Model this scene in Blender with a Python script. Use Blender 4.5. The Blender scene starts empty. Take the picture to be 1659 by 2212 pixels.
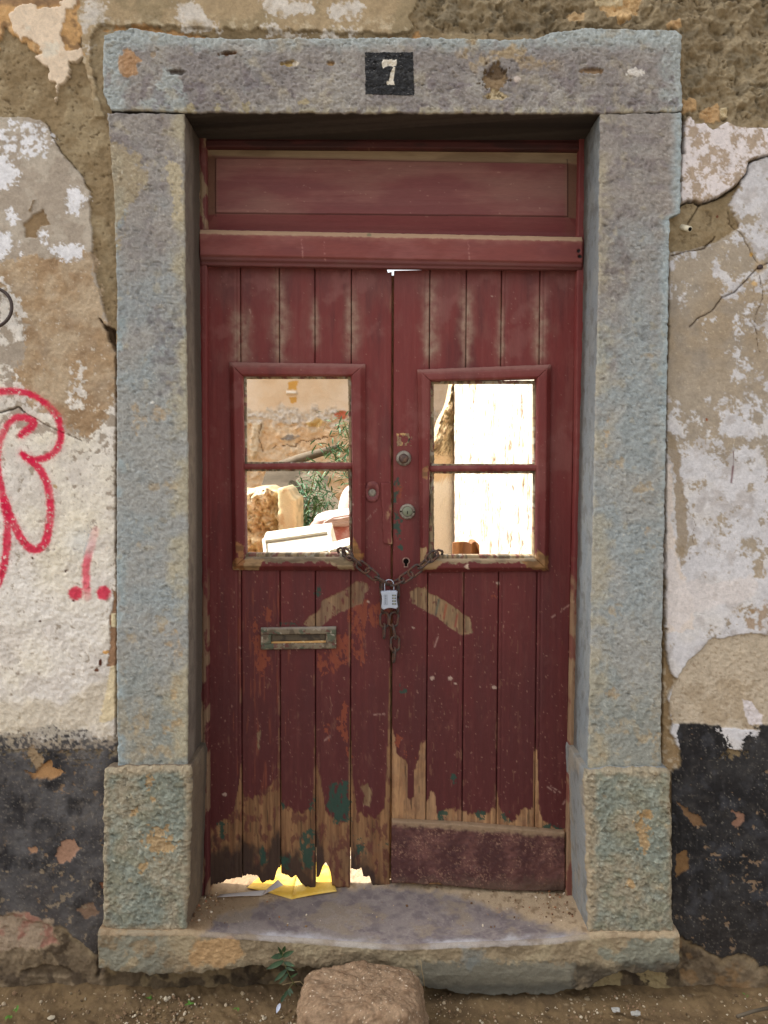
import bpy, math, random
import numpy as np
from mathutils import Vector, Matrix

# ------------------------------------------------------------------ camera, sky, sun, exposure
SC = bpy.context.scene
CAM_D, CAM_H, PITCH, FPX = 2.286, 1.47, math.radians(3.5), 1850.0
cam_d = bpy.data.cameras.new('camera')
cam = bpy.data.objects.new('camera', cam_d)
SC.collection.objects.link(cam)
cam.location = (0, -CAM_D, CAM_H)
cam.rotation_euler = (math.radians(90) - PITCH, 0, 0)
cam_d.sensor_fit = 'HORIZONTAL'
cam_d.sensor_width = 36
cam_d.lens = 36 * FPX / 1659.0
cam_d.clip_start = 0.05
cam_d.clip_end = 400
SC.camera = cam

SUN_DIR = Vector((-0.62, 0.12, 0.75)).normalized()      # towards the sun
elev = math.asin(SUN_DIR.z)
azim = math.atan2(SUN_DIR.x, SUN_DIR.y)
world = bpy.data.worlds.new('World'); SC.world = world
world.use_nodes = True
wn = world.node_tree; wn.nodes.clear()
sky = wn.nodes.new('ShaderNodeTexSky'); sky.sky_type = 'NISHITA'; sky.sun_disc = False
sky.sun_elevation = elev; sky.sun_rotation = azim
sky.air_density = 1.0; sky.dust_density = 4.0; sky.ozone_density = 0.5
hs = wn.nodes.new('ShaderNodeHueSaturation'); hs.inputs['Saturation'].default_value = 0.17
bgn = wn.nodes.new('ShaderNodeBackground'); bgn.inputs['Strength'].default_value = 0.15
won = wn.nodes.new('ShaderNodeOutputWorld')
wn.links.new(sky.outputs[0], hs.inputs['Color']); wn.links.new(hs.outputs[0], bgn.inputs['Color'])
wn.links.new(bgn.outputs[0], won.inputs['Surface'])
sun_d = bpy.data.lights.new('sun', 'SUN'); sun_d.energy = 3.2; sun_d.angle = math.radians(0.5)
sun_d.color = (1.0, 0.95, 0.87)
sun = bpy.data.objects.new('sun', sun_d); SC.collection.objects.link(sun)
sun.rotation_euler = SUN_DIR.to_track_quat('Z', 'Y').to_euler()
SC.view_settings.view_transform = 'Standard'
SC.view_settings.look = 'None'
SC.view_settings.exposure = 1.32
SC.view_settings.gamma = 1
SC.view_settings.use_curve_mapping = False
SC.render.engine = 'CYCLES'

# ------------------------------------------------------------------ image coordinates
# The facade is laid out in image pixel coordinates: u to the right, v down, one unit about 1.24 mm on
# the wall plane. P() projects an image pixel through the camera to x,z on the plane at depth y.
CT, ST = math.cos(PITCH), math.sin(PITCH)
def P(u, v, y=0.0):
    u = np.asarray(u, dtype=float); v = np.asarray(v, dtype=float)
    dx = (u - 829.5) / FPX; up = -(v - 1106.0) / FPX
    t = (y + CAM_D) / (CT + ST * up)
    return dx * t, CAM_H + (-ST + CT * up) * t
def P3(u, v, y=0.0):
    x, z = P(u, v, y); return Vector((float(x), float(y), float(z)))
def UV(x, y, z):
    x = np.asarray(x, float); y = np.asarray(y, float); z = np.asarray(z, float)
    ry = y + CAM_D; rz = z - CAM_H
    f = ry * CT - rz * ST; up = ry * ST + rz * CT
    return 829.5 + FPX * x / f, 1106.0 - FPX * up / f
def Vof(z, y): return float(UV(0, y, z)[1])
def G(u, v, z):                       # point on the horizontal plane at height z
    dx = (u - 829.5) / FPX; up = -(v - 1106.0) / FPX
    dy, dz = CT + ST * up, -ST + CT * up
    t = (z - CAM_H) / dz
    return Vector((dx * t, -CAM_D + dy * t, z))
def Z(ox, oy, k, pts): return [(ox + k * a, oy + k * b) for a, b in pts]

# ------------------------------------------------------------------ noise
RNG = np.random.RandomState(11)
T2 = RNG.rand(256, 256).astype(np.float32)
def vn2(x, y):
    xi = np.floor(x).astype(np.int64); yi = np.floor(y).astype(np.int64)
    fx = (x - xi).astype(np.float32); fy = (y - yi).astype(np.float32)
    fx = fx * fx * (3 - 2 * fx); fy = fy * fy * (3 - 2 * fy)
    x0 = xi & 255; x1 = (xi + 1) & 255; y0 = yi & 255; y1 = (yi + 1) & 255
    a = T2[y0, x0]; b = T2[y0, x1]; c = T2[y1, x0]; d = T2[y1, x1]
    return (a + (b - a) * fx) * (1 - fy) + (c + (d - c) * fx) * fy
def fbm(x, y, oc=5, seed=0, gain=0.55):
    x = np.asarray(x, float); y = np.asarray(y, float)
    o = 0; a = 1.0; s = 0
    ca, sa = math.cos(0.65), math.sin(0.65)
    x = x + seed * 17.31; y = y + seed * 9.77
    for i in range(oc):
        o = o + a * (vn2(x, y) * 2 - 1); s += a
        x, y = (x * ca - y * sa) * 2.03 + 31.7, (x * sa + y * ca) * 2.03 + 11.3
        a *= gain
    return o / s * 1.7
def sm(a, b, x):
    t = np.clip((x - a) / (b - a), 0, 1); return t * t * (3 - 2 * t)
def lin(c):
    c = np.asarray(c, float) / 255.0
    return np.where(c <= 0.04045, c / 12.92, ((c + 0.055) / 1.055) ** 2.4)
def sdf(U, V, poly, marg=60):
    p = np.array(poly, float)
    out = np.full(U.shape, 1e3)
    k = (U > p[:, 0].min() - marg) & (U < p[:, 0].max() + marg) & (V > p[:, 1].min() - marg) & (V < p[:, 1].max() + marg)
    if not k.any(): return out
    x = U[k]; y = V[k]; d = np.full(x.shape, 1e9); ins = np.zeros(x.shape, bool)
    n = len(p)
    for i in range(n):
        ax, ay = p[i]; bx, by = p[(i + 1) % n]
        ex, ey = bx - ax, by - ay
        t = np.clip(((x - ax) * ex + (y - ay) * ey) / (ex * ex + ey * ey + 1e-9), 0, 1)
        d = np.minimum(d, (x - ax - t * ex) ** 2 + (y - ay - t * ey) ** 2)
        if ay != by:
            c = ((ay > y) != (by > y)) & (x < (bx - ax) * (y - ay) / (by - ay) + ax)
            ins ^= c
    d = np.sqrt(d); d[ins] *= -1; out[k] = d
    return out
def smooth_line(pts, n=6):
    pts = [np.array(p, float) for p in pts]
    q = [2 * pts[0] - pts[1]] + pts + [2 * pts[-1] - pts[-2]]
    o = []
    for i in range(1, len(q) - 2):
        for k in range(n):
            t = k / n; a, b, c, d = q[i - 1], q[i], q[i + 1], q[i + 2]
            o.append(0.5 * (2 * b + (c - a) * t + (2 * a - 5 * b + 4 * c - d) * t * t + (3 * b - a - 3 * c + d) * t ** 3))
    o.append(pts[-1]); return o
def dline(U, V, pts, marg=40, par=False):
    p = np.array(pts, float)
    out = np.full(U.shape, 1e3); pr = np.zeros(U.shape)
    k = (U > p[:, 0].min() - marg) & (U < p[:, 0].max() + marg) & (V > p[:, 1].min() - marg) & (V < p[:, 1].max() + marg)
    if k.any():
        x = U[k]; y = V[k]; d = np.full(x.shape, 1e9); q = np.zeros(x.shape)
        for i in range(len(p) - 1):
            ax, ay = p[i]; ex, ey = p[i + 1] - p[i]
            t = np.clip(((x - ax) * ex + (y - ay) * ey) / (ex * ex + ey * ey + 1e-9), 0, 1)
            e = (x - ax - t * ex) ** 2 + (y - ay - t * ey) ** 2
            q = np.where(e < d, (i + t) / (len(p) - 1), q); d = np.minimum(d, e)
        out[k] = np.sqrt(d); pr[k] = q
    return (out, pr) if par else out

T3 = np.random.RandomState(5).rand(64, 64, 64).astype(np.float32)
def fbm3(p, sc, oc=5, seed=0, gain=.5):
    o = 0; a = 1.0; s_ = 0; q = p / sc + np.array([seed * 3.7, seed * 1.9, seed * 5.3]) + 100.0
    for _ in range(oc):
        i = np.floor(q).astype(np.int64); f = q - i; f = f * f * (3 - 2 * f); j = (i + 1) & 63; i = i & 63
        g = 0
        for cx in (0, 1):
            for cy in (0, 1):
                for cz in (0, 1):
                    w = (f[..., 0] if cx else 1 - f[..., 0]) * (f[..., 1] if cy else 1 - f[..., 1]) * (f[..., 2] if cz else 1 - f[..., 2])
                    g = g + w * T3[(j if cx else i)[..., 0], (j if cy else i)[..., 1], (j if cz else i)[..., 2]]
        o = o + a * (2 * g - 1); s_ += a; a *= gain; q = q * 2.03 + 7.7
    return o / s_ * 2.0
class Canvas:
    """albedo, relief (metres, outwards) and helpers over points given in image pixel units"""
    def __init__(s, U, V, base):
        s.U = U; s.V = V
        s.col = np.empty(U.shape + (3,)); s.col[...] = lin(base)
        s.h = np.zeros(U.shape)
    def n(s, sc, oc=5, seed=0, sx=1.0, sy=1.0): return fbm(s.U / (sc * sx), s.V / (sc * sy), oc, seed)
    def put(s, m, c, a=1.0):
        m = np.clip(m * a, 0, 1)[..., None]
        c = lin(c) if not isinstance(c, np.ndarray) else c
        s.col = s.col * (1 - m) + c * m
    def blob(s, poly, edge=1.5, rag=6, sc=16, seed=0):
        return np.clip(0.5 - (sdf(s.U, s.V, poly) + rag * s.n(sc, 5, seed)) / edge, 0, 1)
    def feather(s, poly, wd=10, rag=8, sc=18, fine=5, seed=0, soft=.25):
        d = sdf(s.U, s.V, poly) + rag * s.n(sc, 5, seed)
        return np.where(d > 60, 0, sm(-soft, soft, -d / wd + .75 * s.n(fine, 4, seed + 1)))
    def spot(s, u, v, r, ru=None, edge=1.5, rag=3, sc=9, seed=0):
        d = np.sqrt(((s.U - u) / (ru or r)) ** 2 + ((s.V - v) / r) ** 2) * r - r
        k = d < 3 * rag + 20
        m = np.zeros(s.U.shape)
        if k.any(): m[k] = np.clip(0.5 - (d[k] + rag * fbm(s.U[k] / sc, s.V[k] / sc, 4, seed)) / edge, 0, 1)
        return m
    def crack(s, pts, w=1.2, depth=0.006, rag=3, seed=3, c=(45, 33, 24)):
        jx = rag * s.n(14, 4, seed); jy = rag * s.n(14, 4, seed + 1)
        d = dline(s.U + jx, s.V + jy, pts)
        m = np.exp(-(d / w) ** 2)
        s.h -= depth * m; s.put(m, c, 0.85)

# ------------------------------------------------------------------ mesh helpers
COL = SC.collection
def new_obj(name, mesh, mat=None, parent=None):
    o = bpy.data.objects.new(name, mesh); COL.objects.link(o)
    if mat is not None: mesh.materials.append(mat)
    if parent is not None: o.parent = parent
    return o
def mesh_np(name, co, quads, col=None, smooth=True, mat=None, parent=None):
    co = np.ascontiguousarray(co, dtype=np.float32); quads = np.ascontiguousarray(quads, dtype=np.int32)
    me = bpy.data.meshes.new(name)
    k = quads.shape[1]
    me.vertices.add(len(co)); me.vertices.foreach_set('co', co.ravel())
    me.loops.add(quads.size); me.loops.foreach_set('vertex_index', quads.ravel())
    me.polygons.add(len(quads)); me.polygons.foreach_set('loop_start', np.arange(len(quads), dtype=np.int32) * k)
    me.polygons.foreach_set('use_smooth', np.full(len(quads), smooth))
    me.update(calc_edges=True)
    if col is not None:
        a = me.attributes.new('Col', 'FLOAT_COLOR', 'POINT')
        c = np.ones((len(co), 4), np.float32); c[:, :3] = col
        a.data.foreach_set('color', c.ravel())
    return new_obj(name, me, mat, parent)
def pymesh(name, verts, faces, mat=None, parent=None, smooth=False):
    me = bpy.data.meshes.new(name); me.from_pydata([tuple(v) for v in verts], [], faces); me.update()
    if smooth: me.polygons.foreach_set('use_smooth', [True] * len(me.polygons))
    return new_obj(name, me, mat, parent)
def grid_quads(nu, nv):
    i = np.arange((nu - 1) * (nv - 1)); r = i // (nu - 1); c = i % (nu - 1)
    a = r * nu + c
    return np.stack([a, a + nu, a + nu + 1, a + 1], 1)
def empty(name, loc=(0, 0, 0)):
    o = bpy.data.objects.new(name, None); COL.objects.link(o); o.location = loc
    o.empty_display_size = 0.05; return o
def adopt(root):
    """children were built in world space: keep them there under a root placed at the base"""
    bpy.context.view_layer.update()
    for c in root.children: c.matrix_parent_inverse = Matrix.Translation(root.location).inverted()
def tag(o, label=None, cat=None, group=None, kind=None):
    if label: o['label'] = label
    if cat: o['category'] = cat
    if group: o['group'] = group
    if kind: o['kind'] = kind
    return o
def interp(pts, x):
    a = np.array(sorted(pts), float) if not callable(pts) else None
    return np.interp(x, a[:, 0], a[:, 1])

def slab(name, L, R, T, B, y, thick, surf, mat, parent, step=2.2, rnd=0.004, rag=0.0, ragsc=14, side=None,
         side_step=0.006, prof=None, steps=None, back=True, skew=None):
    """A slab facing the street. L,R: u or [(v,u)..]; T,B: v or [(u,v)..]; y front depth; thick backwards.
    surf(canvas) paints albedo + relief; prof(s,t) adds height; rounded edges; sides follow back."""
    L = [(0, L)] if np.isscalar(L) else L; R = [(0, R)] if np.isscalar(R) else R
    T = [(0, T)] if np.isscalar(T) else T; B = [(0, B)] if np.isscalar(B) else B
    um = (np.mean([a[1] for a in L]) + np.mean([a[1] for a in R])) / 2
    w = abs(np.mean([a[1] for a in R]) - np.mean([a[1] for a in L])); hh = abs(np.mean([a[1] for a in B]) - np.mean([a[1] for a in T]))
    nu = max(3, int(w / step) + 2); nv = max(3, int(hh / step) + 2)
    s, t = np.meshgrid(np.linspace(0, 1, nu), np.linspace(0, 1, nv))
    vm = interp(T, um) * (1 - t) + interp(B, um) * t
    u = interp(L, vm) * (1 - s) + interp(R, vm) * s
    v = interp(T, u) * (1 - t) + interp(B, u) * t
    u = interp(L, v) * (1 - s) + interp(R, v) * s
    u_s, v_s = u, v
    if rag:
        eu = np.minimum(s, 1 - s) * w; ev = np.minimum(t, 1 - t) * hh
        e = np.exp(-np.minimum(eu, ev) / (3 * rag + 2))
        u = u + rag * e * fbm(u / ragsc, v / ragsc, 5, 5); v = v + rag * e * fbm(u / ragsc, v / ragsc, 5, 6)
    cv = Canvas(u, v, (128, 128, 128)); surf(cv)
    h = cv.h.copy()
    if prof is not None: h = h + prof(s, t, u, v)
    x, z = P(u, v, y)
    if rnd:
        e = np.minimum(np.minimum(s, 1 - s) * w, np.minimum(t, 1 - t) * hh) * 0.00124
        q = np.clip(rnd - e, 0, rnd)
        h = h - (rnd - np.sqrt(np.maximum(rnd * rnd - q * q, 0)))
    yy = y - h
    co = np.stack([x, yy, z], -1).reshape(-1, 3); col = cv.col.reshape(-1, 3)
    qs = [grid_quads(nu, nv)]
    # sides
    idx = np.arange(nu * nv).reshape(nv, nu)
    ring = np.concatenate([idx[0, :], idx[1:, -1], idx[-1, -2::-1], idx[-2:0:-1, 0]])
    m = len(ring)
    x_s, z_s = P(u_s, v_s, y); x_s = x_s.ravel()[ring]; z_s = z_s.ravel()[ring]
    ns = max(1, int(thick / side_step)) if side else 1
    prev = ring; base = co[ring]; bcol = col[ring]; ru = u.ravel()[ring]; rv = v.ravel()[ring]
    n0 = len(co); cos = [co]; cols = [col]
    for k in range(1, ns + 1):
        f = k / ns
        c = base.copy(); c[:, 1] = base[:, 1] + (y + thick - base[:, 1]) * f
        g_ = min(1.0, thick * f / 0.03); g_ = g_ * g_ * (3 - 2 * g_)
        c[:, 0] += (x_s - c[:, 0]) * g_; c[:, 2] += (z_s - c[:, 2]) * g_
        if side:
            cc, off = side(ru, rv, c[:, 1] - y, c)
            c = c + off
        else: cc = bcol
        cos.append(c); cols.append(cc)
        cur = n0 + (k - 1) * m + np.arange(m)
        a = prev; b = np.roll(prev, -1); d = cur; e2 = np.roll(cur, -1)
        qs.append(np.stack([a, b, e2, d], 1)); prev = cur
    return mesh_np(name, np.concatenate(cos), np.concatenate(qs), np.concatenate(cols), True, mat, parent)

def box_verts(x0, x1, y0, y1, z0, z1):
    return [(x0, y0, z0), (x1, y0, z0), (x1, y1, z0), (x0, y1, z0), (x0, y0, z1), (x1, y0, z1), (x1, y1, z1), (x0, y1, z1)]
BOXF = [(0, 3, 2, 1), (4, 5, 6, 7), (0, 1, 5, 4), (1, 2, 6, 5), (2, 3, 7, 6), (3, 0, 4, 7)]
def box(name, b, mat, parent=None, bev=0.0):
    o = pymesh(name, box_verts(*b), BOXF, mat, parent)
    if bev:
        md = o.modifiers.new('bevel', 'BEVEL'); md.width = bev; md.segments = 2
    return o
def tube(name, pts, rad, mat, parent=None, seg=10, closed=False, ell=None):
    pts = [Vector(p) for p in pts]; n = len(pts); vs = []; fs = []
    rads = rad if hasattr(rad, '__len__') else [rad] * n
    up = None
    for i, p in enumerate(pts):
        a = pts[(i - 1) % n] if (closed or i) else p; b = pts[(i + 1) % n] if (closed or i < n - 1) else p
        tg = (b - a).normalized()
        if up is None:
            up = tg.orthogonal().normalized()
        up = (up - tg * up.dot(tg)).normalized(); sd = tg.cross(up)
        for k in range(seg):
            th = 2 * math.pi * k / seg
            vs.append(p + (up * math.cos(th) + sd * math.sin(th)) * rads[i])
    for i in range(n if closed else n - 1):
        j = (i + 1) % n
        for k in range(seg):
            l = (k + 1) % seg; fs.append((i * seg + k, i * seg + l, j * seg + l, j * seg + k))
    if not closed:
        fs.append(tuple(range(seg))[::-1]); fs.append(tuple((n - 1) * seg + k for k in range(seg)))
    return pymesh(name, vs, fs, mat, parent, True)
def lathe(name, c, profile, mat, parent=None, seg=28, sq=(1, 1)):
    """turned piece facing the street: profile = [(radius, height towards street)]"""
    vs = []; fs = []
    for r, hgt in profile:
        for k in range(seg):
            th = 2 * math.pi * k / seg
            vs.append((c[0] + r * sq[0] * math.cos(th), c[1] - hgt, c[2] + r * sq[1] * math.sin(th)))
    for i in range(len(profile) - 1):
        for k in range(seg):
            l = (k + 1) % seg; fs.append((i * seg + k, i * seg + l, (i + 1) * seg + l, (i + 1) * seg + k))
    fs.append(tuple((len(profile) - 1) * seg + k for k in range(seg)))
    o = pymesh(name, vs, fs, mat, parent, True)
    return o

# ------------------------------------------------------------------ materials
def mat_new(name):
    m = bpy.data.materials.new(name); m.use_nodes = True
    nt = m.node_tree; nt.nodes.clear()
    out = nt.nodes.new('ShaderNodeOutputMaterial'); bs = nt.nodes.new('ShaderNodeBsdfPrincipled')
    nt.links.new(bs.outputs[0], out.inputs[0]); return m, nt, bs
def surf_mat(name, rough=0.9, spec=0.25, var=0.25, sc1=60, sc2=420, bump=0.6, dist=0.0012, color=None, stretch=(1, 1, 1), metal=0.0,
             color2=None, csc=30, cthr=(0.45, 0.6), rvar=0.1):
    m, nt, bs = mat_new(name); N = nt.nodes.new; Lk = nt.links.new
    tc = N('ShaderNodeTexCoord'); mp = N('ShaderNodeMapping'); mp.inputs['Scale'].default_value = stretch
    Lk(tc.outputs['Object'], mp.inputs['Vector'])
    def noise(sc, det=6):
        n = N('ShaderNodeTexNoise'); n.inputs['Scale'].default_value = sc; n.inputs['Detail'].default_value = det
        n.inputs['Roughness'].default_value = 0.65; Lk(mp.outputs[0], n.inputs['Vector']); return n
    n1 = noise(sc1); n2 = noise(sc2, 4)
    if color is None:
        at = N('ShaderNodeAttribute'); at.attribute_name = 'Col'; src = at.outputs['Color']
    else:
        if color2 is not None:
            nc = noise(csc, 8); rp = N('ShaderNodeValToRGB'); Lk(nc.outputs['Fac'], rp.inputs[0])
            rp.color_ramp.elements[0].position = cthr[0]; rp.color_ramp.elements[1].position = cthr[1]
            rp.color_ramp.elements[0].color = (*lin(color), 1); rp.color_ramp.elements[1].color = (*lin(color2), 1)
            src = rp.outputs[0]
        else:
            rg = N('ShaderNodeRGB'); rg.outputs[0].default_value = (*lin(color), 1); src = rg.outputs[0]
    mr = N('ShaderNodeMapRange'); mr.inputs['From Min'].default_value = 0.25; mr.inputs['From Max'].default_value = 0.75
    mr.inputs['To Min'].default_value = 1 - var; mr.inputs['To Max'].default_value = 1 + var
    ad = N('ShaderNodeMath'); ad.operation = 'MULTIPLY_ADD'; Lk(n2.outputs['Fac'], ad.inputs[0]); ad.inputs[1].default_value = 0.6
    sc = N('ShaderNodeMath'); sc.operation = 'MULTIPLY'; Lk(n1.outputs['Fac'], sc.inputs[0]); sc.inputs[1].default_value = 0.4
    Lk(sc.outputs[0], ad.inputs[2]); Lk(ad.outputs[0], mr.inputs['Value'])
    vm = N('ShaderNodeVectorMath'); vm.operation = 'SCALE'; Lk(src, vm.inputs[0]); Lk(mr.outputs[0], vm.inputs['Scale'])
    Lk(vm.outputs[0], bs.inputs['Base Color'])
    rr = N('ShaderNodeMapRange'); rr.inputs['To Min'].default_value = max(0.05, rough - rvar); rr.inputs['To Max'].default_value = min(1, rough + rvar)
    Lk(n1.outputs['Fac'], rr.inputs['Value']); Lk(rr.outputs[0], bs.inputs['Roughness'])
    bs.inputs['Specular IOR Level'].default_value = spec; bs.inputs['Metallic'].default_value = metal
    if bump:
        bp = N('ShaderNodeBump'); bp.inputs['Strength'].default_value = bump; bp.inputs['Distance'].default_value = dist
        Lk(ad.outputs[0], bp.inputs['Height']); Lk(bp.outputs[0], bs.inputs['Normal'])
    return m
M_PLASTER = surf_mat('plaster_render', 0.95, 0.15, 0.24, 130, 480, 0.9, 0.0035)
M_STONE = surf_mat('hewn_stone', 0.8, 0.35, 0.30, 140, 520, 1.0, 0.004)
M_DOORPAINT = surf_mat('worn_red_paint', 0.62, 0.35, 0.18, 40, 300, 0.35, 0.0012, stretch=(1, 1, 0.12), rvar=0.12)
M_HWOOD = surf_mat('worn_red_paint_horizontal', 0.65, 0.35, 0.18, 40, 300, 0.35, 0.0012, stretch=(0.12, 1, 1), rvar=0.12)
M_EARTH = surf_mat('bare_earth', 0.97, 0.1, 0.35, 70, 500, 0.9, 0.003)
M_MASONRY = surf_mat('rubble_masonry', 0.95, 0.1, 0.3, 12, 60, 0.8, 0.01, color=(150, 130, 100), color2=(120, 100, 76), csc=5)
M_IRON = surf_mat('rusty_iron', 0.7, 0.4, 0.35, 150, 700, 0.5, 0.0006, color=(74, 64, 60), color2=(98, 66, 50), csc=90, metal=0.25)
M_RINGIRON = surf_mat('dark_iron', 0.6, 0.4, 0.25, 80, 400, 0.4, 0.0006, color=(72, 58, 54), color2=(60, 48, 44), csc=40, metal=0.2)
M_LOCK = surf_mat('brushed_padlock_metal', 0.5, 0.4, 0.08, 60, 500, 0.1, 0.0003, color=(172, 178, 190), metal=0.15)
M_LOCKDARK = surf_mat('dark_engraving', 0.6, 0.3, 0.1, 60, 500, 0, color=(92, 96, 100))
M_DIAL = surf_mat('dial_wheel', 0.5, 0.4, 0.3, 300, 1500, 0.1, 0.0003, color=(165, 165, 140), color2=(60, 60, 60), csc=900)
M_BRASS = surf_mat('tarnished_metal', 0.55, 0.45, 0.15, 90, 500, 0.3, 0.0004, color=(150, 142, 128), color2=(112, 98, 88), csc=60, metal=0.25)
M_BRASSGREEN = surf_mat('greenish_cylinder', 0.5, 0.45, 0.12, 90, 500, 0.2, 0.0003, color=(122, 124, 104), metal=0.25)
M_BLACK = surf_mat('dark_hole', 0.95, 0.05, 0.3, 60, 300, 0, color=(18, 14, 12))
M_BAREWOOD = surf_mat('weathered_bare_wood', 0.85, 0.2, 0.3, 60, 260, 0.7, 0.0015, color=(150, 124, 92), color2=(104, 90, 68), csc=40, stretch=(1, 1, 0.15))
M_BAREWOODH = surf_mat('weathered_bare_wood_horizontal', 0.85, 0.2, 0.3, 60, 260, 0.7, 0.0015, color=(150, 124, 92), color2=(108, 92, 70), csc=40, stretch=(0.15, 1, 1))
M_LEAF = surf_mat('weed_leaf', 0.55, 0.35, 0.3, 60, 400, 0.3, 0.0006, color=(52, 74, 42), color2=(36, 56, 32), csc=40)
M_STEM = surf_mat('weed_stem', 0.7, 0.3, 0.2, 60, 400, 0.3, 0.0006, color=(110, 112, 66))
M_DRYSTEM = surf_mat('dry_stem', 0.8, 0.3, 0.2, 60, 400, 0.3, 0.0006, color=(150, 130, 95))
M_SHRUB = surf_mat('shrub_leaf', 0.5, 0.35, 0.35, 20, 100, 0.0, color=(70, 110, 78), color2=(104, 132, 90), csc=6)
M_YELLOW = surf_mat('yellow_card', 0.6, 0.35, 0.06, 30, 200, 0.15, 0.0008, color=(222, 176, 66), color2=(232, 196, 104), csc=14)
M_PAPER = surf_mat('white_paper', 0.7, 0.3, 0.06, 30, 200, 0.15, 0.0008, color=(186, 176, 170))
M_WHITEPL = surf_mat('white_plastic', 0.5, 0.4, 0.04, 10, 60, 0.0, color=(214, 208, 192))
M_REDVINYL = surf_mat('faded_red_upholstery', 0.6, 0.3, 0.25, 20, 110, 0.5, 0.004, color=(176, 100, 84), color2=(196, 152, 140), csc=9)
M_PALEVINYL = surf_mat('sun_bleached_upholstery', 0.6, 0.3, 0.1, 20, 110, 0.3, 0.003, color=(206, 180, 172), color2=(190, 136, 122), csc=7, cthr=(0.5, 0.7))  # paler upholstery for seat top, backrest and piping
M_CHAIRWOOD = surf_mat('brown_varnished_wood', 0.6, 0.3, 0.2, 25, 140, 0.3, 0.002, color=(140, 92, 50), color2=(112, 70, 38), csc=14, stretch=(1, 1, 0.25))
M_GREYWOOD = surf_mat('grey_plank', 0.85, 0.2, 0.25, 20, 110, 0.5, 0.003, color=(112, 100, 84), color2=(92, 82, 68), csc=10, stretch=(0.3, 0.3, 1))
M_GRAVEL = surf_mat('gravel', 0.9, 0.2, 0.5, 25, 200, 0.4, 0.002, color=(128, 112, 88), color2=(178, 166, 146), csc=18, cthr=(0.55, 0.68))
M_SHELL = surf_mat('pale_petal', 0.5, 0.4, 0.1, 60, 300, 0.1, 0.0003, color=(182, 188, 204))
M_PIPE = surf_mat('cream_pipe', 0.6, 0.3, 0.1, 60, 300, 0.1, 0.0003, color=(205, 195, 170))

# ------------------------------------------------------------------ the house wall
def zL(pts): return Z(0, 0, 0.2649, pts)          # from enlarged image crops to image pixels
def zLm(pts): return Z(0, 542, 0.2859, pts)
def zLb(pts): return Z(0, 1084, 0.2604, pts)
def zR(pts): return Z(1423, 0, 0.2603, pts)
def zRb(pts): return Z(1423, 1084, 0.2603, pts)

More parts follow.
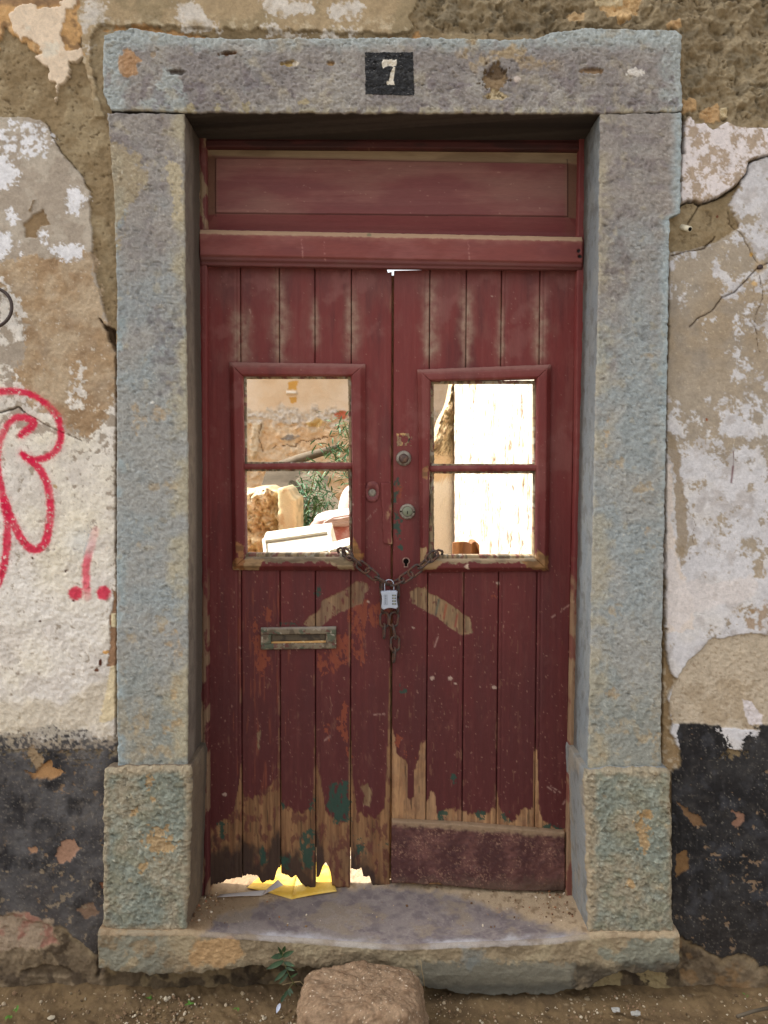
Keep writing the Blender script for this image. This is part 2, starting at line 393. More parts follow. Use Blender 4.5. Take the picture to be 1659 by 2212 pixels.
def black_edge(u):
    return np.interp(u, [-400, 0, 60, 150, 235, 260, 1400, 1455, 1470, 1540, 1700, 2100], [1590, 1592, 1570, 1572, 1596, 1612, 1612, 1600, 1562, 1566, 1568, 1568])
def wall_surf(c):
    U, V = c.U, c.V
    big = c.n(220, 5, 1); med = c.n(46, 6, 2); sml = c.n(13, 5, 3); fin = c.n(5.2, 4, 4); wb = c.n(26, 6, 9)
    lump = c.n(30, 5, 5); pit = sm(0.62, 1.0, c.n(8.5, 3, 6))
    # ---- base earth mortar
    c.col[...] = lin((144, 124, 94))
    c.put(sm(-0.3, 0.6, med), (160, 142, 112)); c.put(sm(0.1, 0.7, -big), (128, 110, 82), 0.6)
    c.h[...] = -0.010 + 0.0035 * lump + 0.0016 * sml + 0.0007 * fin - 0.003 * pit
    c.put(pit, (96, 80, 60), 0.5)
    # ---- very rough mortar upper right
    rr = c.blob([(1480, -200), (2100, -200), (2100, 275), (1600, 262), (1560, 262), (1480, 250)], 20, 10, 30, 7)
    rr = np.maximum(rr, c.blob([(905, 62), (885, -10), (885, -200), (1500, -200), (1500, 70), (1200, 80)], 12, 8, 24, 8))
    cl = c.n(60, 6, 10); rid = 1 - np.abs(c.n(44, 5, 11)) * 2.0
    c.h += rr * (0.012 * cl + 0.007 * rid + 0.005 * lump + .002 * sml - 0.008 * sm(0.35, 0.7, c.n(17, 4, 12)) - 0.003)
    c.put(rr * sm(0.3, 0.8, c.n(17, 4, 12)), (92, 78, 58), 0.7)
    c.put(rr * sm(-0.3, 0.9, c.n(90, 4, 13)), (168, 150, 120), 0.7); c.put(rr * .5, (140, 126, 102))
    c.put(rr * sm(0.3, 0.6, c.n(30, 4, 14)), (112, 104, 88), 0.5)
    for q in (zR([(190, 800), (300, 810), (310, 900), (200, 940)]),
              zR([(60, 200), (100, 160), (180, 140), (205, 180), (170, 230), (80, 225)]), zR([(420, 860), (520, 830), (530, 1000), (400, 1010), (330, 940)])):
        m = c.blob(q, 2, 4, 10, 15); c.put(m, (196, 160, 116)); c.h += 0.004 * m
    m = c.blob([(1285, -30), (1400, -30), (1380, 20), (1340, 48), (1318, 30), (1300, 10)], 2.5, 8, 16, 16); c.put(m, (206, 172, 126)); c.h -= 0.006 * m
    m = c.blob([(1275, -30), (1360, -30), (1345, 8), (1290, 8)], 2, 4, 12, 17); c.put(m, (206, 186, 150)); c.h += 0.005 * m
    m = c.spot(1570, 238, 13, 9, 1.5, 3, 8, 18); c.put(m, (216, 196, 158)); c.h += 0.005 * m
    m = c.blob([(1225, 20), (1265, 22), (1262, 40), (1232, 42)], 2, 4, 9, 19); c.put(m, (190, 160, 120))
    # ---- top strip: smoother tan plaster left of the broken edge
    ts = c.blob([(-300, -250), (905, -250), (900, 12), (886, 30), (893, 58), (860, 70), (222, 52), (200, 60), (190, 120), (222, 250), (205, 250), (180, 130), (168, 50), (150, -20), (-300, -20)], 2, 5, 14, 20)
    c.put(ts, (172, 150, 118)); c.put(ts * sm(0.0, 0.5, c.n(60, 5, 21)), (156, 138, 108)); c.h = c.h * (1 - ts) + ts * (-0.003 + 0.0008 * sml + 0.0004 * fin)
    for q in ([(380, 5), (410, 0), (440, 30), (470, 60), (430, 62), (390, 60)], [(565, -10), (610, 0), (680, 0), (680, 22), (640, 30), (600, 28), (570, 40), (600, 60), (640, 78), (720, 70), (780, 60), (770, 75), (575, 78)],
              [(700, 20), (770, 0), (785, 10), (770, 38), (720, 42)], [(175, 5), (215, -10), (230, 40), (185, 60), (190, 110), (180, 100)]):
        m = c.feather(q, 13, 10, 18, 6, 22, .4) * sm(-0.8, 0.3, wb + .2); c.put(m, (216, 208, 198), 0.85)
    c.put(ts * sm(20, 60, V) * sm(0.15, 0.6, c.n(12, 5, 90)), (214, 198, 170), 0.55)
    m = c.blob([(222, 62), (300, 50), (420, 72), (480, 86), (880, 80), (905, 62), (905, 78), (480, 95), (300, 60)], 3, 5, 12, 23)
    c.put(m, (196, 150, 100), 0.8); c.h -= 0.004 * m
    # ---- upper left: orange coat and pinkish white skin
    oc = c.blob([(-300, -200), (172, -200), (168, 40), (178, 70), (165, 92), (180, 118), (150, 130), (110, 135), (85, 115), (60, 100), (42, 86), (30, 72), (10, 60), (-10, 110), (-300, 120)], 2, 6, 16, 24)
    c.put(oc, (200, 158, 108)); c.put(oc * sm(0, 0.5, med), (216, 184, 140)); c.put(oc * sm(0.1, 0.6, -wb), (150, 118, 84)); c.h = c.h * (1 - oc) + oc * (-0.004 + 0.0012 * sml + 0.0008 * wb)
    c.put(oc * sm(14, 4, V), (136, 108, 84), 0.7)
    wp = c.blob(zL([(75, 110), (130, 55), (200, 25), (290, 40), (305, 75), (380, 55), (500, 45), (490, 10), (620, -20), (620, 30), (585, 60), (530, 75), (525, 160), (500, 260), (485, 290), (520, 350),
                    (530, 420), (600, 400), (660, 390), (680, 450), (640, 490), (560, 500), (570, 620), (500, 680), (470, 720), (445, 850), (455, 740), (450, 680), (390, 640), (400, 560), (330, 520), (285, 460), (330, 430), (320, 380), (275, 330), (200, 290), (170, 320), (140, 300), (100, 210)]), 1.6, 3.2, 9, 25)
    c.put(wp, (228, 206, 180)); c.put(wp * sm(0.1, 0.8, med), (222, 210, 190)); c.h = c.h * (1 - wp) + wp * (0.0 + 0.0005 * sml + 0.001 * big)
    c.put(wp * sm(0.7, 1.0, c.n(9, 4, 27)), (206, 178, 148), 0.6)
    # ---- left middle plaster
    lp = c.blob([(-500, 252), (60, 252), (98, 262), (125, 320), (170, 372), (192, 410), (196, 470), (200, 560), (215, 640), (248, 740), (252, 870), (250, 1620), (-500, 1620)], 1.6, 3.5, 18, 28)
    grey = lin((170, 155, 136))
    c.put(lp, (172, 158, 142)); c.h = c.h * (1 - lp) + lp * (-0.003 + 0.0006 * sml + 0.0003 * fin + 0.0014 * big)
    c.crack([(98, 262), (125, 320), (170, 372), (192, 410)], 1.0, 0.003, 2)
    c.put(lp * sm(0.05, 0.5, c.n(34, 6, 91)) * sm(590, 520, V), (186, 174, 158), 0.8)
    wh = (232, 230, 232)
    for q, a in ((([(-20, 265), (40, 258), (95, 275), (110, 300), (95, 330), (60, 345), (20, 320), (-20, 345)]), 0.62), ([(-300, 330), (10, 335), (40, 365), (35, 395), (-5, 415), (-300, 420)], 1.0),
                 ([(145, 405), (165, 400), (192, 428), (175, 445), (165, 470), (148, 455)], 1.0), ([(10, 460), (25, 452), (38, 462), (34, 485), (15, 482)], 1.0),
                 ([(-300, 510), (20, 500), (30, 520), (10, 556), (-300, 560)], 1.0), ([(110, 540), (140, 528), (182, 532), (175, 562), (130, 566)], 1.0), ([(83, 495), (100, 492), (98, 525), (86, 522)], 0.4),
                 ([(35, 520), (48, 505), (44, 560), (36, 555)], 0.45)):
        m = c.feather(q, 11, 8, 20, 4.5, 29) * (1 if a == 1 else sm(-0.2, 0.3, c.n(9, 5, 31))); c.put(m, wh, 0.95)
    m = c.blob(zL([(190, 1820), (260, 1750), (350, 1710), (370, 1760), (410, 1830), (330, 1840), (290, 1870), (290, 1930), (210, 1930)]), 2, 3, 10, 32)
    c.put(m, (146, 122, 92)); c.h -= 0.005 * m
    m = c.blob(zL([(235, 1720), (265, 1620), (285, 1630), (250, 1720)]), 2, 2, 8, 33); c.put(m, (136, 116, 90)); c.h += 0.004 * m
    # brown sandy coat
    bs = c.feather([(-60, 590), (30, 560), (60, 545), (100, 560), (150, 570), (200, 540), (216, 640), (248, 740), (254, 870), (225, 905), (195, 945), (150, 935), (110, 900), (60, 870), (42, 845), (15, 800), (62, 760), (55, 700), (20, 640)], 12, 12, 30, 6, 34)
    c.put(bs, (174, 146, 114)); c.put(bs * sm(-.4, 0.9, med), (158, 130, 100)); c.put(bs * sm(-0.4, 0.8, -big + 0.6 * wb), (186, 166, 140), 0.85); c.put(bs * sm(0, 1, c.n(60, 6, 124)), (164, 146, 126), .6); c.put(bs * sm(.75, 1.0, c.n(7, 5, 125) + .5 * sm(700, 900, V) * c.n(50, 4, 126)), (214, 202, 186), .8)
    c.put(bs * sm(1.0, 1.15, c.n(4.5, 2, 35)), (205, 180, 148), 0.7); c.h += bs * (0.0006 * fin + 0.0008 * sml)
    # white lime wash below, with holes
    lw = c.feather([(-500, 800), (18, 830), (40, 850), (70, 862), (110, 895), (150, 935), (192, 950), (215, 915), (235, 880), (252, 868), (253, 1590), (-500, 1620)], 13, 10, 24, 5, 36)
    lw = np.maximum(lw, c.blob([(-400, 590), (0, 600), (40, 640), (60, 690), (52, 735), (20, 752), (-400, 760)], 2, 9, 16, 37)); lw = np.maximum(lw, c.blob([(-400, 775), (20, 790), (42, 820), (60, 850), (-400, 860)], 2, 8, 14, 38))
    lw = np.maximum(lw, 0.9 * c.blob([(150, 805), (170, 782), (185, 830), (178, 880), (158, 895), (140, 862)], 4, 14, 11, 39)); 
    lw = lw * sm(0.0, -0.25, c.n(15, 6, 40) - 0.72 + 0.45 * sm(1000, 900, V) - 0.2 * sm(1000, 1300, V))
    c.put(lw, (228, 220, 210)); c.put(lw * sm(-.2, 0.9, big), (228, 217, 196)); c.put(lw * sm(-0.2, 0.9, c.n(50, 6, 41)), (208, 198, 188), 0.7)
    c.put(lw * sm(0.7, 1.0, c.n(5, 3, 42)), (168, 150, 130), 0.5); c.put(lw * sm(0.85, 1.0, c.n(9, 4, 43)), (178, 160, 136), 0.45)
    c.h += lw * (0.001 + 0.0014 * sm(950, 1250, V) * (sml + 0.7 * fin))
    cr = c.blob([(-400, 1500), (120, 1520), (250, 1440), (255, 1600), (-400, 1610)], 30, 30, 60, 44); c.put(cr * (U < 300), (196, 180, 152), 0.55)
    c.put(c.blob([(237, 1440), (250, 1405), (254, 1540), (240, 1560), (215, 1560)], 2, 3, 9, 45), (224, 206, 170)); c.put(c.blob([(240, 1325), (254, 1328), (256, 1356), (240, 1354)], 1.5, 2, 8, 46), (222, 206, 168))
    for q in ([(244, 1278), (256, 1278), (257, 1440), (232, 1440), (238, 1380), (236, 1340), (242, 1310)],): 
        m = c.blob(q, 1.5, 3, 10, 47) * (1 - c.blob([(240, 1325), (254, 1328), (256, 1356), (240, 1354)], 1.5, 2, 8, 46)); c.put(m, (158, 124, 96)); c.h -= 0.003 * m
    c.put(c.spot(216, 1431, 7, 5, 1, 3, 6, 48), (86, 50, 36)); c.put(c.spot(209, 1448, 4, 5, 1, 2, 6, 49), (110, 74, 56)); c.put(c.spot(228, 1409, 4, 6, 1, 1, 6, 49), (206, 156, 92))
    for a, b in ((70, 1206), (86, 1342), (142, 1234), (158, 1298)): c.put(c.spot(a, b, 3, 3, 1, 1, 4, 50), (80, 56, 40))
    c.put(c.spot(118, 1050, 5, 5, 1.5, 2, 6, 51), (188, 164, 126))
    # left crack
    c.crack(zLm([(-60, 1230), (60, 1200), (130, 1180), (180, 1215)]), 1.8, 0.009, 2, 52, (60, 44, 28)); c.crack(zLm([(180, 1215), (300, 1290), (420, 1350), (520, 1390), (610, 1430)]), 1.1, 0.005, 2, 53, (130, 108, 88))
    # edge crack beside the jamb
    c.crack([(250, 770), (252, 900), (250, 1100), (252, 1250), (253, 1380), (250, 1500), (248, 1600)], 1.6, 0.012, 2, 54, (84, 66, 44)); 
    m = c.blob(zLm([(740, 500), (790, 590), (870, 770), (880, 830), (860, 580), (800, 560)]), 3, 3, 9, 55); c.put(m, (70, 54, 38)); c.h -= 0.014 * m
    # ---- right wall plasters
    rp = c.blob([(1440, 545), (1500, 540), (1560, 515), (1600, 490), (1575, 440), (1600, 400), (1620, 350), (1660, 335), (2200, 330), (2200, 1620), (1440, 1620)], 1.6, 3, 14, 56)
    c.put(rp, (170, 156, 138)); c.put(rp * sm(-0.3, 0.9, big), (164, 144, 118), 0.7); c.put(rp * sm(-.2, .9, c.n(40, 6, 120)), (152, 142, 130), .6); c.h = c.h * (1 - rp) + rp * (-0.002 + 0.0006 * sml + 0.0003 * fin + 0.001 * big)
    pk = c.blob(zR([(195, 1010), (250, 970), (300, 1030), (370, 1020), (440, 1080), (520, 1040), (570, 1010), (620, 1050), (700, 1060), (790, 1060), (1300, 1080), (1300, 1280), (906, 1290), (800, 1310), (740, 1340), (730, 1430),
                    (680, 1500), (600, 1570), (500, 1630), (340, 1690), (290, 1660), (180, 1690)]), 1.6, 2.5, 9, 57)
    c.put(pk, (176, 156, 136)); c.h = c.h * (1 - pk) + pk * (0.006 + 0.0006 * sml)
    c.put(pk * sm(0.16, -0.2, .75 * c.n(20, 7, 58) + .4 * c.n(4.6, 4, 122) - 0.12 + 0.5 * sm(360, 430, V) * c.n(6, 3, 59)), (226, 216, 214), 0.95)
    # whitewash flecks, growing denser downwards
    dens = np.interp(V, [330, 450, 560, 620, 700, 790, 860, 930, 1010, 1120, 1300, 1400], [0.25, 0.2, -0.1, 0.0, -0.2, -0.5, -0.3, 0.05, 0.3, 0.42, 0.6, 0.7]) + 0.3 * np.interp(U, [1440, 1500, 1560, 1660, 1800], [-0.5, -0.9, 0.0, 0.8, 0.8]) * sm(1000, 800, V)
    fl = rp * sm(-0.08, 0.25, c.n(24, 7, 60) * 0.75 + .34 * c.n(4.6, 4, 121) + dens * 1.25 + 0.35 * c.n(90, 4, 61) - 0.06)
    c.put(fl, (212, 209, 211), 0.9); c.put(fl * sm(-0.2, 0.9, c.n(70, 4, 62)), (214, 208, 203), 0.8); c.put(fl * sm(0.1, 0.7, -c.n(34, 6, 63)), (182, 174, 170), 0.75)
    c.h += 0.0007 * fl
    c.put(rp * sm(0.85, 1.05, c.n(5, 3, 64)) * (1 - fl), (204, 186, 160), 0.6)
    st = c.blob([(1440, 930), (1462, 935), (1470, 1010), (1490, 1120), (1480, 1200), (1470, 1260), (1460, 1180), (1458, 1040)], 3, 7, 15, 65); c.put(st, (152, 134, 110), 0.85)
    sw = c.blob([(1438, 1000), (1450, 1010), (1452, 1120), (1470, 1230), (1500, 1300), (1500, 1360), (1440, 1370)], 4, 6, 20, 66); c.put(sw, (220, 206, 194), 0.85)
    ln = c.blob(zRb([(280, 660), (460, 680), (760, 610), (820, 660), (780, 790), (640, 850), (420, 890), (300, 920), (160, 1060), (60, 1010), (50, 420), (130, 400), (160, 560), (230, 700)]), 5, 7, 20, 67); c.put(ln, (216, 207, 203), 0.85)
    bt = c.blob(zRb([(720, 890), (780, 850), (900, 820), (1300, 800), (1300, 1100), (906, 1100), (780, 1080), (700, 960)]), 3, 8, 14, 68) * sm(-0.2, 0.3, c.n(9, 4, 69)); c.put(bt, (158, 130, 98), 0.8)
    # lower right rough render under the broken edge
    lr = c.blob(zRb([(90, 1700), (110, 1560), (160, 1460), (240, 1330), (360, 1230), (420, 1150), (480, 1130), (580, 1130), (700, 1100), (780, 1090), (906, 1105), (2400, 1100), (2400, 2000), (130, 1850)]), 1.5, 2.2, 10, 70)
    c.put(lr, (190, 174, 152)); c.put(lr * sm(0.1, 0.6, med), (176, 158, 134)); c.put(lr * sm(0.6, 0.9, c.n(6, 3, 71)), (150, 130, 106), 0.6)
    c.h = c.h * (1 - lr) + lr * (-0.007 + 0.0013 * sml + 0.0011 * fin - 0.002 * sm(0.5, 0.8, c.n(7, 3, 72)))
    c.put(c.blob(zRb([(700, 1640), (790, 1670), (870, 1780), (860, 1850), (760, 1850), (710, 1740)]), 2, 3, 10, 73), (216, 206, 204))
    # mortar strip next to the right jamb
    m = c.blob(zRb([(20, 1040), (70, 1060), (60, 1300), (130, 1460), (160, 1480), (90, 1600), (90, 1740), (130, 1830), (110, 1930), (180, 2060), (200, 2500), (10, 2500)]), 2, 4, 12, 74)
    c.put(m, (150, 126, 94)); c.put(m * sm(0.2, 0.5, c.n(12, 4, 75)), (186, 170, 146), 0.7); c.h = c.h * (1 - m) + m * (-0.012 + 0.0025 * sml)
    c.crack([(1443, 560), (1444, 700), (1440, 800), (1438, 1000), (1436, 1250), (1434, 1400), (1432, 1650)], 1.8, 0.012, 2, 76, (78, 60, 38))
    c.crack([(1475, 245), (1474, 330)], 3.0, 0.02, 2, 77, (22, 15, 10))
    # cracks on the right
    c.crack(zR([(170, 1705), (240, 1665), (295, 1668), (340, 1692), (500, 1638), (640, 1548), (730, 1440), (745, 1350), (800, 1318), (906, 1292), (1200, 1240)]), 1.9, 0.012, 1.5, 78, (36, 24, 16))
    c.crack(zR([(590, 1850), (650, 1900), (700, 1960), (760, 2080), (830, 2190)]), 0.9, 0.004, 1.5, 79, (84, 66, 46)); c.crack([(1640, 577), (1612, 605), (1585, 632), (1560, 642), (1538, 672), (1505, 690), (1490, 705)], 1.2, 0.005, 1.2, 80, (64, 48, 36))
    c.crack(zR([(100, 2120), (250, 2085), (380, 2060), (440, 2000), (480, 1960)]), 1.4, 0.006, 1.5, 81, (66, 48, 32)); c.crack(zR([(350, 1690), (300, 1780), (250, 1850)]), 1.4, 0.005, 1.5, 82, (70, 54, 38)); c.crack(zR([(590, 1750), (600, 1850)]), 1, 0.004, 1.5, 83, (70, 54, 38))
    c.crack([(1640, 577), (1664, 566)], 1.2, .005, 1.2, 80, (64, 48, 36)); c.crack([(1640, 577), (1648, 640), (1630, 700), (1642, 760)], .8, .003, 3, 86, (110, 92, 74)); c.crack([(1470, 1060), (1500, 1130), (1492, 1210)], .7, .002, 4, 87, (140, 124, 108))
    c.crack([(1585, 975), (1584, 1010)], 0.8, 0.001, 0.5, 84, (96, 60, 54)); c.put(np.exp(-(dline(U, V, [(1584, 1008), (1580, 1042)]) / 2.2) ** 2), (98, 44, 48), 0.85)
    c.put(c.spot(1642, 577, 13, 13, 8, 3, 8, 85), (188, 164, 132), 0.8); c.put(c.spot(1642, 577, 5, 6, 2, 1.5, 5, 85), (92, 58, 38)); c.put(c.spot(1624, 550, 5, 4, 2, 1.5, 5, 85), (200, 158, 92)); c.put(c.spot(1630, 612, 4, 6, 3, 1.5, 5, 85), (206, 172, 124))
    c.put(c.spot(1527, 906, 3, 3, 1, 1, 5, 85), (150, 88, 56)); c.put(c.spot(1553, 465, 3, 3, 1, 1, 5, 85), (110, 60, 44))
    # ---- black skirting band
    be = black_edge(U) + 5 * c.n(18, 5, 92) * np.where(U < 600, 2.4, 0.7)
    bk = sm(-3, 3, V - be) * ((U < 262) | (U > 1452))
    bot = np.interp(U, [-300, 0, 60, 110, 130, 160, 205, 240, 1450, 1475, 1500, 1560, 1600, 1700, 2100], [1975, 1975, 1985, 2000, 2000, 2030, 2060, 2010, 2040, 2030, 2040, 2075, 2060, 2120, 2130]) + 10 * c.n(24, 5, 93)
    bk = bk * sm(5, -5, V - bot)
    intr = c.feather(zRb([(500, 1800), (780, 1820), (810, 1920), (740, 1950), (690, 2030), (700, 2100), (520, 2120), (600, 2030), (510, 1920)]), 14, 8, 20, 5, 94, .12)
    right = (U > 800)
    bk0 = bk
    bk = bk * (1 - intr) * (1 - c.blob(zRb([(10, 1800), (130, 1860), (150, 1960), (190, 2080), (190, 2200), (60, 2280), (10, 2280)]), 2, 3, 10, 95) * right)
    fade = sm(0.1, 0.9, c.n(6, 6, 96) - 0.55 + 1.3 * sm(1690, 1580, V)) * (U < 300); bk = bk * (1 - 0.75 * fade)
    c.put(bk, lin((74, 71, 71)) * np.where(right, 0.30, 1.0)[..., None])
    c.put(bk * sm(-0.3, 0.9, c.n(50, 6, 97)), (100, 97, 96), np.where(right, .18, 0.7)); c.put(bk * sm(-0.1, 0.9, -c.n(45, 6, 98)), (38, 36, 37), 0.85); c.put(bk * sm(.1, 1, c.n(14, 6, 123)), (112, 104, 96), np.where(right, .12, .45)); c.put(bk * sm(0.6, 1.0, c.n(5, 3, 99)), (132, 122, 110), np.where(right, 0.22, 0.45)); c.put(bk * right * sm(0.1, 1.0, c.n(34, 6, 100)), (74, 74, 78), 0.6)
    c.h = c.h * (1 - bk) + bk * (-0.003 + 0.0009 * sml + 0.0006 * fin + 0.001 * med)
    cl2 = bk * sm(.86, .98, c.n(15, 6, 140) + .35 * c.n(90, 4, 141)); c.put(cl2, (140, 116, 92), .85); c.h -= .0018 * cl2
    c.put(bk * sm(.2, 1, c.n(9, 5, 142, .6, 6)), (90, 87, 86), np.where(right, .15, .3)); c.put(bk * sm(.8, .95, c.n(4, 4, 143)), (150, 142, 130), .4); c.put(bk * sm(1860, 2060, V + 30 * med), (90, 80, 70), np.where(right, .15, .35))
    for q, col_, dd in ((zLb([(0, 0)]) and [(56, 1625), (70, 1612), (92, 1640), (96, 1662), (80, 1665), (64, 1640)], (160, 136, 106), 0.003), ([(50, 1665), (75, 1672), (92, 1652), (108, 1640), (116, 1660), (140, 1670), (110, 1686), (70, 1684)], (192, 148, 102), 0.012),
                        ([(118, 1850), (132, 1822), (160, 1812), (170, 1840), (150, 1862), (126, 1868)], (170, 132, 108), 0.003), ([(62, 1834), (76, 1830), (80, 1842), (64, 1846)], (170, 130, 100), 0.003), ([(215, 1910), (240, 1900), (256, 1915), (228, 1935)], (138, 92, 66), 0.003),
                        ([(165, 1965), (200, 1950), (212, 1975), (185, 1985)], (130, 104, 84), 0.002), (Z(1186, 1491, 0.3259, [(1215, 800), (1290, 820), (1300, 870), (1240, 915), (1215, 880), (1250, 850)]), (146, 110, 90), 0.003),
                        (Z(1186, 1491, 0.3259, [(840, 740), (920, 790), (1000, 840), (1035, 900), (960, 900), (900, 820)]), (128, 98, 70), 0.004), (Z(1186, 1491, 0.3259, [(850, 1090), (920, 1060), (930, 1180), (840, 1250)]), (132, 100, 66), 0.003)):
        m = c.blob(q, 1.5, 3.5, 8, 101); c.put(m, col_, 0.92); c.h -= dd * m
    tp = bk0 * (U < 300) * sm(1.0, 1.1, c.n(15, 5, 103) + 0.55 * sm(1750, 1960, V) - 0.2); c.put(tp, (150, 132, 108), 0.7)
    # pinkish peeled zone and rough stone footing
    pk2 = c.blob([(-300, 1965), (60, 1975), (110, 1992), (128, 2040), (90, 2055), (-300, 2050)], 6, 10, 20, 104) * (U < 300); c.put(pk2, (160, 140, 118)); c.put(pk2 * sm(-0.1, 0.4, c.n(30, 5, 105)), (154, 102, 88), 0.75)
    ft = sm(-14, 14, V - (bot + 8)) * (1 - pk2); c.put(ft, (112, 96, 76)); c.put(ft * sm(0.0, 0.5, c.n(40, 5, 106)), (134, 116, 92)); c.put(ft * sm(0.0, 0.5, -c.n(28, 5, 107)), (74, 62, 50), 0.8)
    c.put(ft * right * sm(0.1, 0.5, c.n(36, 5, 108)), (140, 108, 72), 0.6)
    c.h = c.h * (1 - ft) + ft * (-0.006 + 0.006 * c.n(70, 5, 109) + 0.003 * lump + 0.0018 * sml + 0.0012 * fin)
    m = c.blob([(40, 2105), (90, 2088), (150, 2095), (165, 2110), (90, 2110)], 3, 5, 20, 110); c.h -= 0.008 * m; c.put(m, (70, 56, 42), 0.6)
    # foundation under the threshold (set back)
    fd = c.blob([(225, 2060), (1470, 2060), (1475, 2300), (225, 2300)], 10, 6, 24, 111)
    c.put(fd, (92, 78, 60)); c.put(fd * sm(0, 0.5, c.n(34, 5, 112)), (126, 108, 80)); c.put(fd * sm(0.0, 0.5, -c.n(30, 5, 113)), (56, 46, 36), 0.85); c.put(fd * (U > 1240) * sm(0.15, 0.3, c.n(42, 5, 114)), (150, 132, 96), 0.9)
    c.h = c.h * (1 - fd) + fd * (-0.006 + 0.010 * c.n(75, 5, 115) + 0.004 * lump + 0.002 * sml + 0.0012 * fin)
    c.crack([(225, 2010), (215, 2060), (212, 2110)], 4, 0.012, 3, 116, (54, 42, 32))
    c.col *= np.clip(1 + .07 * c.n(5.2, 4, 130) + .07 * sml + .05 * wb + .05 * c.n(3.4, 3, 131), .6, 1.4)[..., None]
    # ---- spray paint
    red = (214, 36, 74)
    A = [(-60, 862), (-14, 848), (29, 845), (63, 851), (94, 868), (120, 894), (129, 922), (130, 954), (114, 979), (89, 991), (63, 991), (48, 980)]
    Bq = [(48, 982), (66, 996), (83, 1010), (97, 1035), (105, 1060), (108, 1088), (109, 1110), (104, 1149), (94, 1176), (75, 1188), (57, 1178), (39, 1152), (26, 1123), (14, 1094), (2, 1060), (-6, 1010), (-5, 970), (4, 940), (16, 916), (34, 903), (54, 902), (70, 911), (66, 922), (45, 940)]
    Cq = [(8, 1085), (13, 1112), (15, 1141), (13, 1188), (7, 1225), (-6, 1262)]
    gn = c.n(4, 3, 117) * 1.6
    for ln_, w in ((A, 8.5), (Bq, 8.5), (Cq, 8.0)):
        d = dline(U, V, smooth_line(ln_)) + gn + 1.8 * c.n(60, 3, 132)
        dens_ = np.clip(.95 - .25 * sm(.1, 1.0, c.n(30, 4, 133)) - .75 * sm(.55, .8, fin) , .1, 1)
        c.put(sm(w + 3.0, w - 3.0, d) * dens_, red); c.put(sm(w + 16, w, d) * (.5 + .5 * fin), red, 0.14); c.put(sm(w * .6, 0, d) * sm(-.3, .8, c.n(40, 4, 134)), (176, 22, 56), .5)
    d, pr = dline(U, V, smooth_line([(206, 1146), (198, 1175), (188, 1209), (185, 1240), (189, 1290)]), par=True)
    c.put(sm(12, 5, d + gn) * np.interp(pr, [0, .35, .5, .9, 1], [0.25, .4, .85, .8, .3]), (226, 60, 92), 1)
    for a, b in ((163, 1282), (223, 1281)): c.put(sm(19, 11, np.hypot(U - a, V - b) + 1.5 * gn), red, 0.93)
    d = dline(U, V, [(172, 1147), (193, 1148), (187, 1168), (180, 1196)]); c.put(np.exp(-(d / 1.5) ** 2) * sm(-0.6, 0.1, gn), (110, 120, 132), 0.65); c.put(np.exp(-((U - 172) ** 2 + (V - 1170) ** 2) / 900.0), (214, 218, 222), 0.45)

# outline of the stone surround (inside it the wall is left open)
SUR_L = [(-100, 226), (60, 224), (243, 228), (245, 232), (420, 246), (620, 252), (900, 252), (1400, 252), (1655, 254), (1656, 224), (1900, 222), (2008, 218), (2010, 214), (2090, 214), (2092, 400)]
SUR_R = [(-100, 1474), (64, 1474), (243, 1474), (245, 1473), (460, 1470), (470, 1447), (900, 1440), (1400, 1430), (1655, 1428), (1656, 1450), (2016, 1460), (2018, 1466), (2100, 1466), (2102, 1200)]
def in_surround(u, v):
    l = np.interp(v, [a[0] for a in SUR_L], [a[1] for a in SUR_L]) + 10
    r = np.interp(v, [a[0] for a in SUR_R], [a[1] for a in SUR_R]) - 10
    return (u > l) & (u < r) & (v > 84) & (v < 2072)

wall = empty('house_wall', (0, 0.2, 0))
tag(wall, 'weathered plaster house wall with peeling whitewash, black skirting band and red graffiti around the door', 'wall')
def wall_sheet(u0, u1, v0, v1, step, hole, dy=0.0, hole2=None):
    nu = int((u1 - u0) / step) + 1; nv = int((v1 - v0) / step) + 1
    u, v = np.meshgrid(np.linspace(u0, u1, nu), np.linspace(v0, v1, nv))
    keep = ~hole(u, v)
    kq = keep[:-1, :-1] | keep[1:, :-1] | keep[:-1, 1:] | keep[1:, 1:]
    q = grid_quads(nu, nv)[kq.ravel()]
    used = np.unique(q); mp = np.full(nu * nv, -1); mp[used] = np.arange(len(used))
    c = Canvas(u.ravel()[used], v.ravel()[used], (128, 128, 128)); wall_surf(c)
    x, z = P(c.U, c.V, 0.0)
    return mesh_np('plaster', np.stack([x, dy - c.h, z], -1), mp[q], c.col, True, M_PLASTER, wall)
wall_sheet(-70, 1730, -50, 2215, 2.1, in_surround)
FU0, FU1, FV0, FV1 = -62, 1722, -42, 2207
wall_sheet(-2400, 4060, -1500, 2230, 16, lambda u, v: (u > -52) & (u < 1712) & (v > -32) & (v < 2300), 0.012)
xl, _ = P(250, 1000); xr, _ = P(1440, 1000); _, zt = P(830, 100)
for b in ((-4.9, float(xl) - 0.03, 0.04, 0.27, -0.2, 4.4), (float(xr) + 0.03, 4.9, 0.04, 0.27, -0.2, 4.4), (float(xl) - 0.029, float(xr) + 0.029, 0.04, 0.27, float(zt), 4.4)):
    box('masonry', b, M_MASONRY, wall)
